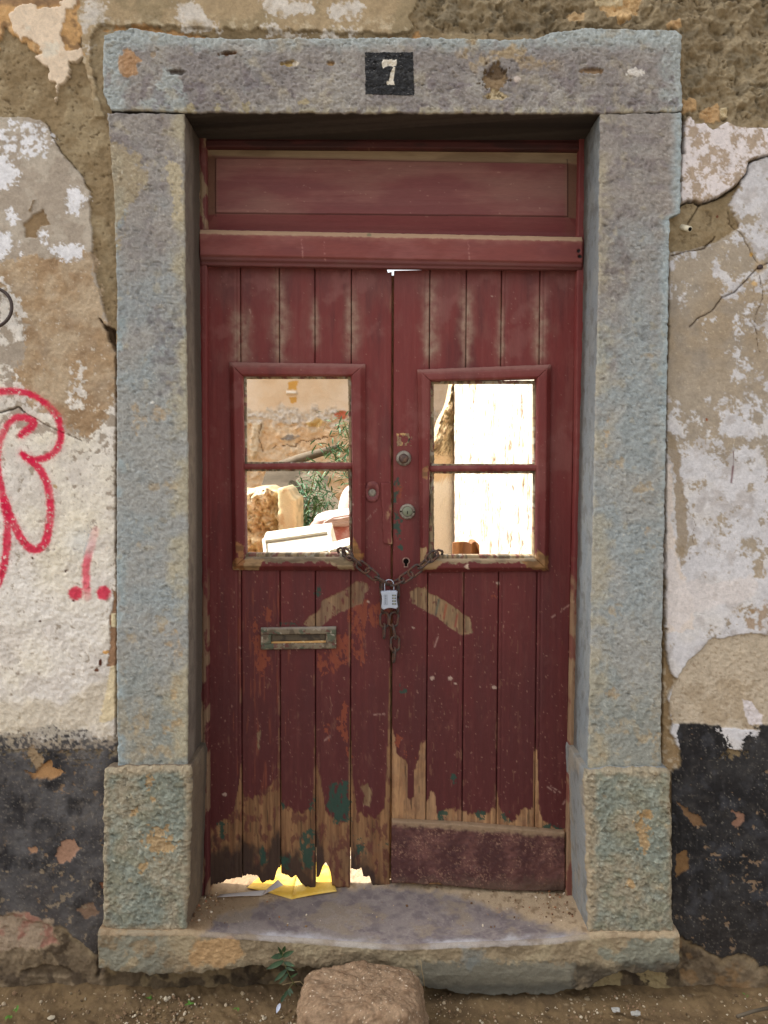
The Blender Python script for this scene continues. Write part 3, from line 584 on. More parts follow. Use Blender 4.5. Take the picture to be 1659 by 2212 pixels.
# small fixed pieces in the wall
p = P3(1482, 493, -0.004)
o = tube('pipe_stub', [p + Vector((-0.012, 0.03, 0.014)), p, p + Vector((0.005, -0.014, -0.006))], 0.0075, M_PIPE, wall, 14); tag(o, 'cream pipe end poking out of the mortar')
q = p + Vector((0.0054, -0.0146, -0.0063)); dr = Vector((0.005, -0.014, -0.006)).normalized()
tube('pipe_bore', [q - dr * 0.002, q + dr * 0.0006], 0.005, M_BLACK, wall, 12)
p = P3(1642, 577, -0.002); lathe('nail_head', p, [(0.0065, 0), (0.0062, 0.004), (0.003, 0.006)], M_RINGIRON, wall, 10)
adopt(wall)

# ------------------------------------------------------------------ stone door surround
sur = empty('stone_door_surround', (0, 0.2, 0.15))
tag(sur, 'weathered blue grey stone door surround with lintel, jambs and plinth blocks', 'door surround')
def hew(c, a=1.0, s=0):
    p1 = c.n(15, 5, 201 + s); p2 = c.n(6.5, 4, 202 + s); p3 = c.n(3.6, 3, 204 + s)
    c.h += a * (0.0008 * p1 + 0.0012 * p2 + 0.0008 * p3 - 0.0018 * sm(0.35, 1.0, c.n(10, 4, 203 + s)))
    p4 = c.n(6.5, 5, 205 + s, 1.5, .8); p5 = c.n(5.5, 4, 206 + s); pz = sm(.62, .8, p4); pc = sm(.72, .9, p5); ps = sm(.75, .9, c.n(18, 6, 207 + s, 1.5, .8))
    c.h -= a * (.0013 * pz + .0018 * ps); c.h += .0006 * pc
    k = ((1 + 0.08 * p2 + 0.10 * p3 + 0.08 * p1) * (1 - .20 * pz) * (1 + .12 * pc) * (1 - .22 * ps))[..., None]; c.col *= np.clip(k, .4, 1.5) * 1.10
def lintel_surf(c):
    U, V = c.U, c.V
    c.col[...] = lin((142, 134, 128)); w = c.n(70, 6, 210); w2 = c.n(24, 6, 211)
    c.put(sm(-0.5, 0.9, w + .4 * w2), (134, 127, 124), 0.9); c.put(sm(-0.3, 0.9, -w + 0.5 * w2), (164, 158, 150), 0.7)
    bl = np.maximum(sm(120, 82, V + 14 * w2), sm(290, 236, U + 22 * w2)); bl = np.maximum(bl, 0.9 * sm(1415, 1460, U + 18 * w2)); bl = np.maximum(bl, 0.8 * sm(0.1, 0.5, c.n(60, 5, 212)) * sm(600, 420, U))
    c.put(bl, (170, 178, 176), 0.75)
    c.put(sm(0.3, 0.9, c.n(34, 6, 213)), (166, 154, 132), 0.5); c.put(sm(0.25, 0.6, c.n(20, 5, 214)) * sm(100, 180, V), (112, 100, 104), 0.5)
    c.put(sm(960, 1020, U) * sm(1230, 1180, U) * sm(0.0, 0.5, c.n(26, 6, 215)) * sm(190, 110, V), (166, 144, 110), 0.85)
    fringe = sm(224, 240, V) * sm(0.0, 0.25, c.n(16, 3, 216, 1, 3)); c.put(fringe, (172, 162, 138), 0.7)
    hew(c, 1.35)
    m = c.blob([(258, 118), (285, 104), (300, 130), (296, 165), (270, 172), (255, 150)], 3, 7, 12, 217); c.put(m, (186, 140, 92), 0.8)
    for u, v, r, ru, cc, dd in ((492, 115, 5, 17, (150, 108, 70), .012), (624, 136, 6, 14, (196, 166, 104), .008), (712, 136, 4, 8, (176, 140, 92), .006), (378, 155, 5, 24, (96, 88, 82), .006), (537, 120, 8, 10, (160, 156, 152), -.002), (330, 118, 5, 6, (170, 150, 126), .003),
                                (1278, 152, 6, 22, (160, 130, 96), .007), (1070, 172, 30, 27, (158, 132, 98), .010), (1072, 205, 14, 20, (206, 186, 148), .004), (655, 220, 7, 12, (176, 160, 126), 0), (1370, 156, 9, 20, (226, 218, 208), -.001), (1116, 170, 6, 8, (206, 190, 178), -.001), (640, 136, 5, 6, (226, 214, 196), -.001)):
        m = c.spot(u, v, r, ru, 1.5, r * 0.5, 9, 218); c.put(m, cc, 0.9); c.h -= dd * m
        if dd > 0.004:
            m = c.spot(u, v - r * 0.6, r * 0.5, ru * 0.8, 2, 1.5, 6, 219); c.put(m, (70, 50, 36), 0.6)
    for u0 in (412, 470, 530): c.put(c.spot(u0, 232, 10, 9, 2, 6, 9, 220), (172, 158, 124), 0.8)
def side_std(base, y_off=0.0, amp=0.0008, tint=None, recess_shade=0):
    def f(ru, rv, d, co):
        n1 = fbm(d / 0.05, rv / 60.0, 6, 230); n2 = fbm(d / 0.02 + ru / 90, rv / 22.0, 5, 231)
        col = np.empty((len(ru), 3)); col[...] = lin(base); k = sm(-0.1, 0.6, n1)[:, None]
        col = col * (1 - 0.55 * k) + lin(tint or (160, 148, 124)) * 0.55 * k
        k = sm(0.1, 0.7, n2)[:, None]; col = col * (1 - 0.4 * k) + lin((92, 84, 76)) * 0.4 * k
        if recess_shade:
            k = (sm(recess_shade - .02, recess_shade + .02, d + .012 * n1) * .8)[:, None]; col = col * (1 - k) + lin((84, 74, 64)) * k  # recess shade painted as a darker band on the inner part of the reveal
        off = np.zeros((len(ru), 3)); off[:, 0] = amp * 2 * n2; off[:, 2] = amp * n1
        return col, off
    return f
soffit = side_std((56, 49, 42), tint=(34, 30, 28))  # shade under the lintel put into the dark colour of its sides
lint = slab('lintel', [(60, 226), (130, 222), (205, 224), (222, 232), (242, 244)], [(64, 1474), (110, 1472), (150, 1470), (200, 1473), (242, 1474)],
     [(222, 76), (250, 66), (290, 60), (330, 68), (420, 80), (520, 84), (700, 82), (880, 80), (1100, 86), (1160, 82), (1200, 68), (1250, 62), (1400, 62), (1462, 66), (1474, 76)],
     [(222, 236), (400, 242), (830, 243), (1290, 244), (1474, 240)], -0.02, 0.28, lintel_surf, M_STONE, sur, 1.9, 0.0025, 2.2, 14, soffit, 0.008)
def jamb_surf(left):
    def f(c):
        U, V = c.U, c.V; s = 0 if left else 40
        c.col[...] = lin((154, 153, 148)); w = c.n(80, 6, 240 + s); w2 = c.n(26, 6, 241 + s); w3 = c.n(14, 5, 242 + s)
        c.put(sm(-0.5, 0.7, w + .4 * w2), (146, 152, 152), 0.95)
        top = sm(900, 300, V + 120 * w); c.put(top * (0.9 if left else 1.0), (146, 136, 128), 0.85); c.put(top * sm(-0.3, 0.9, w2 + .4 * w), (124, 114, 112), 0.8)
        low = sm(1300, 1650, V + 60 * w); c.put(low, (136, 136, 124), 0.7)
        if left:
            ie = sm(352, 388, U + 16 * w2 + 10 * w3); c.put(ie * sm(-0.5, 0.5, c.n(60, 5, 243)), (176, 164, 134), 0.65)
            c.put(sm(282, 258, U + 7 * w2) * sm(0.0, 0.3, c.n(70, 4, 248) + 0.1) * sm(300, 420, V), (150, 162, 164), 0.8)
            c.put(.8 * c.feather([(228, 300), (300, 340), (330, 380), (300, 420), (262, 470), (252, 560), (236, 560)], 14, 12, 24, 6, 244, .5), (164, 146, 112), 0.85)
            c.put(c.feather([(355, 335), (390, 365), (396, 470), (380, 480), (370, 420)], 6, 6, 12, 5, 245), (182, 168, 138), 0.8)
            dk = c.blob([(330, 660), (385, 700), (390, 860), (345, 850), (325, 720)], 14, 24, 24, 246); c.put(dk * sm(-0.6, 0.8, w3), (112, 106, 108), 0.7)
            sp = [(300, 900, 22, 16), (330, 1050, 10, 16), (372, 1050, 10, 18), (345, 890, 16, 18), (312, 870, 9, 8), (350, 1340, 16, 12), (378, 1400, 26, 14), (300, 1180, 8, 6), (385, 1480, 16, 10), (375, 1560, 24, 20), (282, 1380, 14, 12), (340, 1622, 12, 30), (375, 1500, 20, 8), (300, 1560, 18, 14)]
            c.put(c.spot(328, 869, 3, 4, 1, 1, 5, 247), (226, 222, 214))
        else:
            ie = sm(1330, 1296, U + 10 * w2 + 8 * w3) * sm(-0.4, 0.2, c.n(60, 5, 243)); c.put(ie, (170, 158, 130), 0.5)
            c.put(sm(1432, 1462, U + 7 * w2 + np.interp(V, [250, 460, 470, 1650], [-8, -8, 14, 20])) * sm(1300, 900, V + 90 * w), (160, 172, 174), 0.85)
            dk = c.blob([(1310, 430), (1370, 430), (1360, 660), (1320, 800), (1300, 700)], 20, 26, 26, 246); c.put(dk * sm(-0.6, 0.8, w3), (116, 106, 102), 0.7)
            sp = [(1349, 715, 9, 9), (1400, 770, 8, 10), (1385, 1055, 20, 16), (1400, 1150, 8, 8), (1405, 1180, 6, 8), (1330, 1000, 10, 26), (1325, 1500, 8, 10), (1350, 1570, 14, 10), (1390, 1590, 16, 12), (1420, 1600, 16, 8), (1300, 1625, 14, 10), (1330, 1320, 10, 12), (1310, 930, 24, 6)]
        for i, (a, b, r, ru) in enumerate(sp):
            m = c.spot(a, b, r, ru, 7, r * 0.9, 12, 250 + i) * sm(-.7, .5, w3); c.put(m, (172, 150, 116) if i % 3 else (180, 150, 108), 0.6); c.h -= 0.0012 * m
        c.put(sm(0.45, 1.0, c.n(20, 6, 249 + s)), (172, 160, 134), 0.4); c.put(low * sm(0.2, 0.5, c.n(20, 5, 251 + s)), (170, 152, 122), 0.4)
        c.put(sm(0.85, 1.05, c.n(5, 3, 252 + s)), (196, 190, 176), 0.4)
        hew(c, 1.0, s)
    return f
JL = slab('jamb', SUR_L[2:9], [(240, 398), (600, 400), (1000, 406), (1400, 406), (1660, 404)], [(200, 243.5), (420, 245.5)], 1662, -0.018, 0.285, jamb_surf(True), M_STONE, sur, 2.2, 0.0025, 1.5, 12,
          side_std((128, 116, 104), tint=(148, 138, 124), recess_shade=.10), 0.008)
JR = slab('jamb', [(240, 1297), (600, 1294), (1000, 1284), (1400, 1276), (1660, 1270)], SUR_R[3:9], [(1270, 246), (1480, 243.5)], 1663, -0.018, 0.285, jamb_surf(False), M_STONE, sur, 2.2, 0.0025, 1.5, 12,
          side_std((136, 142, 144), tint=(152, 154, 150), recess_shade=.14), 0.008)
def plinth_surf(left):
    def f(c):
        s = 0 if left else 30; w = c.n(50, 6, 260 + s); w2 = c.n(20, 6, 261 + s)
        c.col[...] = lin((140, 138, 118)); c.put(sm(-0.5, 0.7, w + .5 * w2), (126, 132, 122), 0.85); c.put(sm(-0.2, 0.8, -w + 0.5 * w2), (156, 142, 120), 0.7); c.put(sm(0.0, 0.9, w2), (154, 158, 144), 0.6)
        e = sdf(c.U, c.V, [(236, 1672), (400, 1672), (400, 2000), (236, 2000)] if left else [(1288, 1674), (1438, 1674), (1445, 2005), (1288, 2005)], 400)
        c.put(sm(-6, 10, e + 9 * w2), (160, 140, 112), 0.65)
        c.put(sm(0.8, 1.1, c.n(22, 5, 262 + s)), (176, 150, 112), 0.4)
        c.put(sm(0.4, 0.9, c.n(8, 4, 263 + s)), (98, 92, 78), 0.5); c.put(sm(0.8, 1.1, c.n(6, 3, 264 + s)), (194, 186, 164), 0.5)
        for a, b, r, ru in (((345, 1820, 26, 30), (310, 1875, 12, 10), (322, 1690, 14, 8), (290, 1755, 10, 8), (330, 1725, 6, 8)) if left else ((1395, 1760, 12, 14), (1390, 1800, 34, 14), (1362, 1910, 9, 9))):
            m = c.spot(a, b, r, ru, 2, r * .8, 9, 265); c.put(m, (186, 148, 98), 0.65); c.h -= 0.002 * m
        hew(c, 1.9, s + 7); c.h += 0.0018 * c.n(34, 5, 266 + s)
    return f
slab('plinth_block', [(1650, 230), (1672, 224), (1900, 220), (2010, 222)], [(1650, 408), (1672, 414), (1850, 408), (2010, 402)], [(220, 1668), (236, 1660), (300, 1658), (416, 1658)], [(220, 2006), (250, 2010), (420, 2014)], -0.042, 0.30,
     plinth_surf(True), M_STONE, sur, 2.0, 0.011, 3.5, 18, side_std((122, 106, 88), tint=(140, 124, 102), recess_shade=.17), 0.008)
slab('plinth_block', [(1650, 1266), (1672, 1262), (2018, 1272)], [(1650, 1438), (1672, 1449), (1800, 1452), (2018, 1456)], [(1262, 1664), (1350, 1662), (1440, 1662), (1455, 1672)], [(1262, 2018), (1460, 2016)], -0.042, 0.30,
     plinth_surf(False), M_STONE, sur, 2.0, 0.011, 3.5, 18, side_std((140, 142, 140), tint=(166, 150, 126)), 0.008)

# painted number on the lintel
NUM = [[(817.5, 190 - 50), (824, 135), (863, 135), (865, 142), (863, 157), (835, 157), (828, 158), (822, 166), (816, 156)],
       [(852, 160), (859, 161), (858, 176), (854, 192), (855, 201), (861, 204), (860, 212), (832, 212), (831, 204), (838, 200), (846, 182)]]
def zn(pts): return Z(759, 88.1, 0.09804, pts)
NUM = [zn([(672, 480), (700, 420), (740, 410), (990, 420), (1005, 470), (985, 560), (890, 565), (800, 560), (740, 575), (705, 610), (680, 575)]),
       zn([(925, 580), (965, 590), (950, 700), (935, 790), (925, 870), (945, 905), (945, 965), (870, 962), (785, 965), (768, 920), (790, 885), (820, 885), (850, 800), (870, 700), (895, 650), (915, 620)])]
def number_surf(c):
    lintel_surf(c)
    c.col[...] = lin((44, 44, 46)); c.put(sm(0.2, 0.9, c.n(9, 5, 270)), (74, 74, 74), 0.8); c.put(sm(1.0, 1.2, c.n(4, 3, 271)), (170, 166, 160), 0.6)
    for q in NUM:
        m = np.clip(0.5 - (sdf(c.U, c.V, q) + 0.8 * c.n(5, 3, 272)) / 1.0, 0, 1); c.put(m, (232, 222, 204)); c.h += 0.0003 * m
nsl = slab('house_number', [(112, 788.5), (206, 789.5)], [(112, 892), (206, 895)], 113, [(788, 203), (896, 206)], -0.0212, 0.0012, number_surf, M_STONE, sur, 1.0, 0, 0.9, 6)
tag(nsl, 'white painted numeral 7 on a black painted square')

def TRB(x): return np.interp(x, [-.56, -.45, -.25, -.02, .03, .3, .54], [.181, .181, .188, .204, .210, .196, .187])
# threshold stone: worn top, rough front
def threshold():
    nx = 640; xs = np.linspace(float(P(212, 2050, -0.055)[0]), float(P(1468, 2050, -0.055)[0]), nx)
    uu = UV(xs, -0.055, 0.17)[0]
    ve = np.interp(uu, [212, 300, 410, 480, 560, 700, 850, 960, 1100, 1200, 1260, 1300, 1468], [2012, 2014, 2014, 2019, 2024, 2034, 2045, 2041, 2036, 2031, 2023, 2018, 2018])
    zedge = P(uu, ve, -0.055)[1]
    vb = np.interp(uu, [212, 260, 330, 400, 480, 540, 650, 760, 860, 915, 1000, 1190, 1250, 1300, 1340, 1440, 1468], [2088, 2096, 2102, 2100, 2094, 2084, 2086, 2090, 2096, 2132, 2150, 2150, 2138, 2112, 2096, 2098, 2080]) + 5 * fbm(uu / 18, uu * 0, 4, 281)
    zbot = P(uu, vb, -0.05)[1]
    rows = []; r = 0.012
    ys = np.concatenate([np.linspace(0.42, 0.02, 90), np.linspace(0.0175, -0.043, 30)])
    for y in ys: rows.append(('t', y))
    for a in np.linspace(10, 80, 7): rows.append(('r', math.radians(a)))
    for f in np.linspace(0, 1, 56): rows.append(('f', f))
    for f in (0.02, 0.05, 0.09): rows.append(('b', f))
    X, Y, Zc, K = [], [], [], []
    slope = 0.17
    for k, a in rows:
        X.append(xs); yfr = -0.055
        if k == 't': Y.append(np.full(nx, a)); Zc.append(zedge + (TRB(xs) - zedge) * min(1.0, (a + 0.043) / 0.233) + 0.02 * max(0, a - .19)); K.append(np.full(nx, 0.0))
        elif k == 'r': Y.append(np.full(nx, -0.043 - r * math.sin(a))); Zc.append(zedge - r * (1 - math.cos(a))); K.append(np.full(nx, 0.5))
        elif k == 'f': Y.append(np.full(nx, yfr)); Zc.append(zedge - r + (zbot - zedge + r) * a); K.append(np.full(nx, 1.0))
        else: Y.append(np.full(nx, yfr + a)); Zc.append(zbot); K.append(np.full(nx, 1.0))
    X, Y, Zc, K = map(np.array, (X, Y, Zc, K))
    U, V = UV(X, Y, Zc); c = Canvas(U, V, (150, 132, 104))
    w = c.n(60, 6, 282); w2 = c.n(20, 6, 283); w3 = c.n(8, 4, 284)
    # front
    c.put(sm(0, 0.5, w), (166, 150, 120), 0.8); c.put(sm(0.0, 0.5, -w), (124, 108, 84), 0.7); c.put(sm(400, 340, U + 30 * w2) * sm(-0.2, 0.4, w2 + 0.2), (136, 138, 124), 0.7)
    c.put(c.blob([(425, 2030), (520, 2028), (520, 2070), (470, 2090), (400, 2090), (410, 2060)], 6, 12, 18, 285), (188, 150, 104), 0.8)
    gr = c.blob([(905, 2082), (1000, 2074), (1130, 2080), (1240, 2085), (1262, 2200), (900, 2200)], 6, 9, 22, 286)
    gr0 = c.feather([(905, 2082), (1000, 2074), (1130, 2080), (1240, 2085), (1262, 2200), (900, 2200)], 12, 9, 22, 6, 286, .6); c.put(gr0, (116, 112, 98), 0.9); c.put(gr * sm(0.1, 0.5, c.n(14, 5, 287, 6, 1)), (144, 138, 120), 0.6); c.put(gr * sm(2118, 2138, V + 6 * w2), (86, 84, 76), 0.7)
    c.put(c.blob([(1000, 2050), (1060, 2046), (1040, 2090), (990, 2085)], 10, 12, 20, 288), (124, 128, 124), 0.6); c.put(c.blob([(1290, 2060), (1460, 2020), (1468, 2080), (1400, 2100), (1330, 2090)], 10, 16, 20, 289), (134, 138, 124), 0.75)
    c.put(sm(-14, 6, V - np.interp(U, uu, vb)) * (U < 905), (84, 72, 56), 0.6); c.put(sm(1222, 1268, U + 26 * w2) * sm(2062, 2098, V + 12 * w2), (58, 50, 40), 0.85)
    front = 0.0022 * c.n(12, 5, 290) + 0.002 * c.n(26, 5, 291) + 0.0012 * c.n(5, 4, 292)
    front = front * (1 - 0.6 * gr) + gr * 0.001
    # top
    tm = 1 - sm(0.25, 0.75, K); tcol = np.empty_like(c.col); tcol[...] = lin((142, 130, 124))
    def mixc(m, cc, a): 
        nonlocal tcol
        m = np.clip(m * a, 0, 1)[..., None]; tcol = tcol * (1 - m) + lin(cc) * m
    mixc(sm(-0.5, 0.7, c.n(14, 7, 293, 1.8, 1) + .3 * c.n(60, 4, 288)), (112, 100, 102), 0.85); mixc(sm(0.1, 0.6, c.n(24, 5, 294, 2, 1)), (150, 134, 116), 0.8); mixc(sm(0.3, 0.45, 1 - np.abs(c.n(20, 4, 295, 2, 1)) * 6), (160, 148, 142), 0.35)
    edge_highlight = sm(-0.012, -0.046, Y + 0.012 * w2) * sm(430, 560, U) * sm(1285, 1150, U); mixc(edge_highlight * sm(-.7, .5, c.n(26, 6, 299, 2, 1)), (190, 186, 188), 0.85)  # whitish edge highlight painted along the front of the tread
    bound = np.interp(U, [400, 470, 560, 700, 850, 960, 1047, 1075, 1120, 1156, 1213, 1262, 1300], [2060, 1985, 1955, 1925, 1915, 1934, 1952, 1970, 1978, 1994, 2009, 2020, 2060]); dm = sm(8, -14, V - bound + 9 * c.n(20, 4, 296))
    mixc(dm, (188, 164, 132), 0.9); mixc(dm * sm(0.25, 0.6, c.n(9, 4, 297)), (136, 112, 84), 0.7); mixc(dm * (U < 560), (146, 118, 86), 0.6)
    k = tm[..., None]; col = c.col * (1 - k) + tcol * k
    toph = 0.0006 * w + 0.0003 * w3 + dm * (0.001 + 0.0016 * c.n(12, 5, 298))
    front = front - .012 * gr0 * sm(2100, 2155, V)
    Zc = Zc + tm * toph; Y = Y - sm(0.2, 0.8, K) * front
    nr = len(rows)
    o = mesh_np('threshold', np.stack([X, Y, Zc], -1).reshape(-1, 3), grid_quads(nx, nr), col.reshape(-1, 3), True, M_STONE, sur); tag(o, 'worn threshold stone with a polished purple grey tread')
threshold()
adopt(sur)
def tread_z(x, y):
    u = UV(x, -0.055, 0.17)[0]
    ve = np.interp(u, [212, 300, 410, 480, 560, 700, 850, 960, 1100, 1200, 1260, 1300, 1468], [2012, 2014, 2014, 2019, 2024, 2034, 2045, 2041, 2036, 2031, 2023, 2018, 2018])
    ze = float(P(u, ve, -0.055)[1]); return ze + (float(TRB(x)) - ze) * min(1.0, (y + 0.043) / 0.233) + 0.02 * max(0, y - .19)

# ------------------------------------------------------------------ timber door
LJ = [519, 603, 680, 759]; RJ = [929, 1008, 1084, 1167]        # plank joints at the top
def jt(j, v):                                                   # joints lean a little
    d = {519: 523, 603: 606, 680: 682, 759: 757, 929: 920, 1008: 998, 1084: 1072, 1167: 1155}[j]
    return j + (d - j) * (np.asarray(v, float) - 580) / 1220.0
zA = lambda p: Z(406.6, 1220, 0.337, p)
zB = lambda p: Z(813, 1220, 0.337, p)
BARE = [(430, 1800), (454, 1793), (484, 1773), (505, 1752), (517, 1692), (521, 1630), (523.5, 1700), (527, 1725), (558, 1719), (585, 1700), (599, 1675), (603, 1560), (606, 1640), (607.5, 1739), (625, 1742), (642, 1759), (676, 1739), (680, 1560), (683, 1645), (693, 1685), (703, 1752), (723, 1776), (752, 1773),
        (756, 1500), (759, 1640), (763, 1690), (772, 1759), (811, 1769), (831, 1746), (836, 1640), (841, 1450), (846.5, 1440), (847, 1570), (859, 1630), (881, 1655), (862, 1719), (868, 1745), (884, 1728), (894, 1716), (892, 1670), (905, 1640), (909, 1604), (919, 1600),
        (920.5, 1740), (931, 1705), (940, 1712), (944, 1765), (964, 1752), (997, 1748), (1000, 1756), (1028, 1760), (1049, 1758), (1064, 1742), (1071, 1755), (1074, 1710), (1082, 1758), (1106, 1772), (1133, 1746), (1152, 1750), (1153.5, 1625), (1161, 1626), (1165, 1758), (1180, 1780), (1225, 1796), (1300, 1800)]
ROT = [(430, 1800), (454, 1812), (500, 1838), (525, 1815), (552, 1842), (575, 1850), (590, 1800), (603, 1790), (607, 1832), (640, 1850), (676, 1880), (681, 1790), (695, 1815), (704, 1890), (715, 1925), (757, 1935), (760, 1845), (790, 1858), (812, 1890), (841, 1930), (850, 2000), (1300, 2000)]
def door_surf(c, joints=True, relief=1.0):
    U, V = c.U, c.V
    g = c.n(7, 5, 300, 1, 26); g2 = c.n(26, 5, 301, 1, 7); w = c.n(90, 5, 302); s = c.n(10, 5, 303); sp = c.n(5, 3, 304)
    c.col[...] = lin((116, 47, 44))
    c.put(sm(900, 1350, V + 60 * w), (94, 36, 35)); c.put(sm(1250, 1600, V + 70 * w), (76, 30, 30), 0.85); c.put(sm(-.2, .9, c.n(36, 6, 399, 1, 2)) * sm(1300, 800, V), (134, 92, 82), .28); c.put(sm(.2, 1.0, c.n(12, 6, 398, 1, 3)) * sm(900, 1300, V), (104, 56, 50), .35); c.put(sm(.7, 1.0, c.n(5, 5, 397, 1, 6)) * sm(1200, 1400, V), (120, 82, 64), .5)  # red deepens downwards: less faded paint, plus shading put into the colour
    c.put(sm(0.0, 0.9, g), (128, 64, 60), 0.35 * sm(1500, 800, V) + 0.08); c.put(sm(0.0, 0.9, -g2), (78, 34, 35), 0.5); c.put(sm(0.0, 0.9, g2), (118, 54, 52), 0.3 * sm(1500, 900, V) + .05)
    film = sm(700, 575, V + 25 * w) ; c.put(film, (104, 64, 60), 0.5)
    # dusty streaks beside the joints
    for j, a0, a1, wd in ((519, 700, 805, 17), (603, 625, 800, 16), (680, 680, 770, 8), (759, 660, 790, 13), (929, 640, 800, 15), (1008, 660, 810, 13), (1084, 690, 800, 9), (1167, 660, 800, 13)):
        d = U - jt(j, V); m = np.exp(-(np.abs(d) / (wd * (1 + 0.5 * c.n(40, 4, 305 + j)))) ** 2.2) * sm(a0 - 60, a0 + 10, V) * sm(a1, a1 - 45, V) * (0.75 + 0.5 * s)
        c.put(m, (156, 128, 110), 0.95)
    c.put(sm(0.25, 0.7, c.n(55, 6, 309)) * sm(1250, 900, V), (140, 90, 84), 0.35)
    # scratches, chips
    c.put(sm(1.02, 1.25, c.n(3.6, 3, 306, 1, 3)) * sm(900, 1300, V), (158, 118, 102), 0.6); c.put(sm(.85, 1.1, c.n(3.4, 4, 395, 3, 1) ) * sm(1200, 1400, V) * sm(0, .6, w), (136, 92, 80), .45); c.put(sm(1.1, 1.2, c.n(3.5, 3, 307)), (160, 122, 108), 0.5)
    c.put(sm(0.5, 0.9, c.n(4, 3, 308, 1, 22)) * sm(1250, 1300, V) * sm(620, 500, np.abs(U - 560) * 8), (128, 66, 44), 0.5)
    # orange primer
    for i, q in enumerate((zA([(420, 330), (440, 330), (450, 420), (500, 560), (520, 640), (490, 660), (455, 700), (430, 700), (430, 560), (400, 400)]), zA([(480, 260), (510, 270), (540, 330), (500, 360), (470, 300)]),
                           zA([(830, 560), (880, 540), (1000, 430), (1040, 270), (1050, 420), (1045, 640), (960, 640), (930, 760), (900, 690), (850, 730), (830, 640)]),
                           zA([(1060, 240), (1150, 230), (1220, 260), (1220, 330), (1160, 340), (1140, 420), (1140, 600), (1110, 650), (1070, 600), (1075, 400), (1060, 330)]),
                           zA([(880, 1040), (910, 1050), (910, 1120), (880, 1110)]), zA([(960, 1040), (1000, 880), (1030, 1100), (1040, 1230), (1000, 1220), (990, 1130)]),
                           [(857, 1042), (866, 1040), (869, 1080), (858, 1084)], zB([(120, 1060), (150, 1090), (150, 1180), (135, 1180)]), zB([(180, 1190), (230, 1180), (235, 1230), (180, 1260)]), zB([(730, 185), (775, 185), (770, 210), (740, 210)]),
                           [(790, 1330), (835, 1290), (838, 1330), (812, 1350)])):
        m = c.feather(q, 5, 8, 13, 4, 310 + i, .12) * sm(0.45, 0.25, c.n(7, 5, 330, 1, 1.8)) * sm(.75, .5, c.n(3.4, 3, 331, 1, 5)); c.put(m, (128, 62, 40), 0.85); c.h -= 0.0003 * m
    # green older coat
    greens = [zA([(885, 1480), (930, 1400), (1030, 1400), (1035, 1640), (950, 1650), (900, 1580)]), zA([(740, 1700), (790, 1700), (800, 1960), (730, 1950), (720, 1800)]), zA([(590, 1860), (650, 1870), (650, 1950), (600, 1940)]), zA([(455, 1810), (500, 1830), (510, 1900), (470, 1930)]),
              zA([(1080, 1740), (1120, 1750), (1130, 1850), (1080, 1860)]), zA([(1225, 1800), (1265, 1800), (1250, 1840)]), zA([(190, 1640), (230, 1650), (215, 1760)]), zA([(600, 1530), (640, 1540), (630, 1580)]), zA([(780, 1480), (805, 1480), (805, 1570), (780, 1560)]),
              zA([(610, 370), (690, 370), (680, 390)]), zA([(830, 130), (840, 130), (840, 200), (830, 200)]), [(853, 1040), (860, 1035), (858, 1070), (852, 1110)], [(852, 1110), (858, 1112), (866, 1135), (863, 1165), (854, 1160)], [(866, 1165), (872, 1172), (868, 1186), (862, 1180)],
              zB([(480, 1340), (510, 1330), (515, 1400), (490, 1410)]), zB([(395, 1590), (450, 1580), (440, 1650), (400, 1640)]), zB([(645, 1580), (700, 1575), (690, 1625), (650, 1620)]), zB([(815, 1610), (860, 1610), (850, 1650), (815, 1640)]), zB([(1070, 1660), (1190, 1690), (1190, 1710), (1075, 1690)]), zB([(160, 760), (185, 820), (165, 860)])]
    # wood grain colour
    wg = np.empty_like(c.col); wg[...] = lin((150, 121, 88)); g3 = c.n(3.6, 4, 346, 1, 14); k = sm(-0.2, 0.6, g)[..., None]; wg = wg * (1 - k * 0.7) + lin((118, 86, 60)) * k * 0.7
    k = sm(0.0, 0.6, w + 0.4 * s)[..., None]; wg = wg * (1 - k * 0.5) + lin((126, 104, 82)) * k * 0.5; wg = wg * np.clip(1 + .28 * g3 - .5 * sm(.7, .9, c.n(3.6, 4, 347, 1, 20)), .3, 1.5)[..., None]
    if joints:
        bare = np.interp(U, [a[0] for a in BARE], [a[1] for a in BARE])
        m = sm(-3, 3, V - bare + 8 * c.n(9, 5, 340, 1, 1.8) + 3 * c.n(3.4, 3, 345, 1, 3)) 
        fl = sm(0.2, 0.5, c.n(10, 6, 341, 1, 2.0)) * np.where(U < 846, .9, .3); red = m * (1 - 0.75 * fl)
        c.put(red, wg * np.where((U > 846)[..., None], np.array([1.12, .98, .90]), np.array([0.74, 0.60, 0.52]))); c.h -= 0.0006 * red
        r = np.interp(U, [a[0] for a in ROT], [a[1] for a in ROT]); m = sm(-16, 22, V - r + 24 * c.n(14, 5, 342, 1, 2)); c.put(m, (52, 37, 31), 0.9); c.h -= m * (0.001 + 0.001 * g)
        for j, a0 in ((519, 1290), (603, 1290), (680, 1300), (759, 1330), (846, 1300), (929, 1500), (1008, 1500), (1084, 1350), (1167, 1500)):
            jj = jt(j, V) if j != 846 else 846 - 2 * (V > 1500); d = np.abs(U - jj + 2); m = np.exp(-(d / 2.6) ** 2) * sm(0.25, 0.7, c.n(10, 4, 343 + j, 1, 5) + 0.25 * sm(a0, a0 + 250, V) - 0.15); c.put(m, (138, 102, 76), 0.55)
    for i, q in enumerate(greens):
        m = c.feather(q, 5, 7, 11, 4, 350 + i, .12) * sm(0.5, 0.3, c.n(6, 5, 349, 1, 1.8)); c.put(m, (34, 66, 55), 0.9)
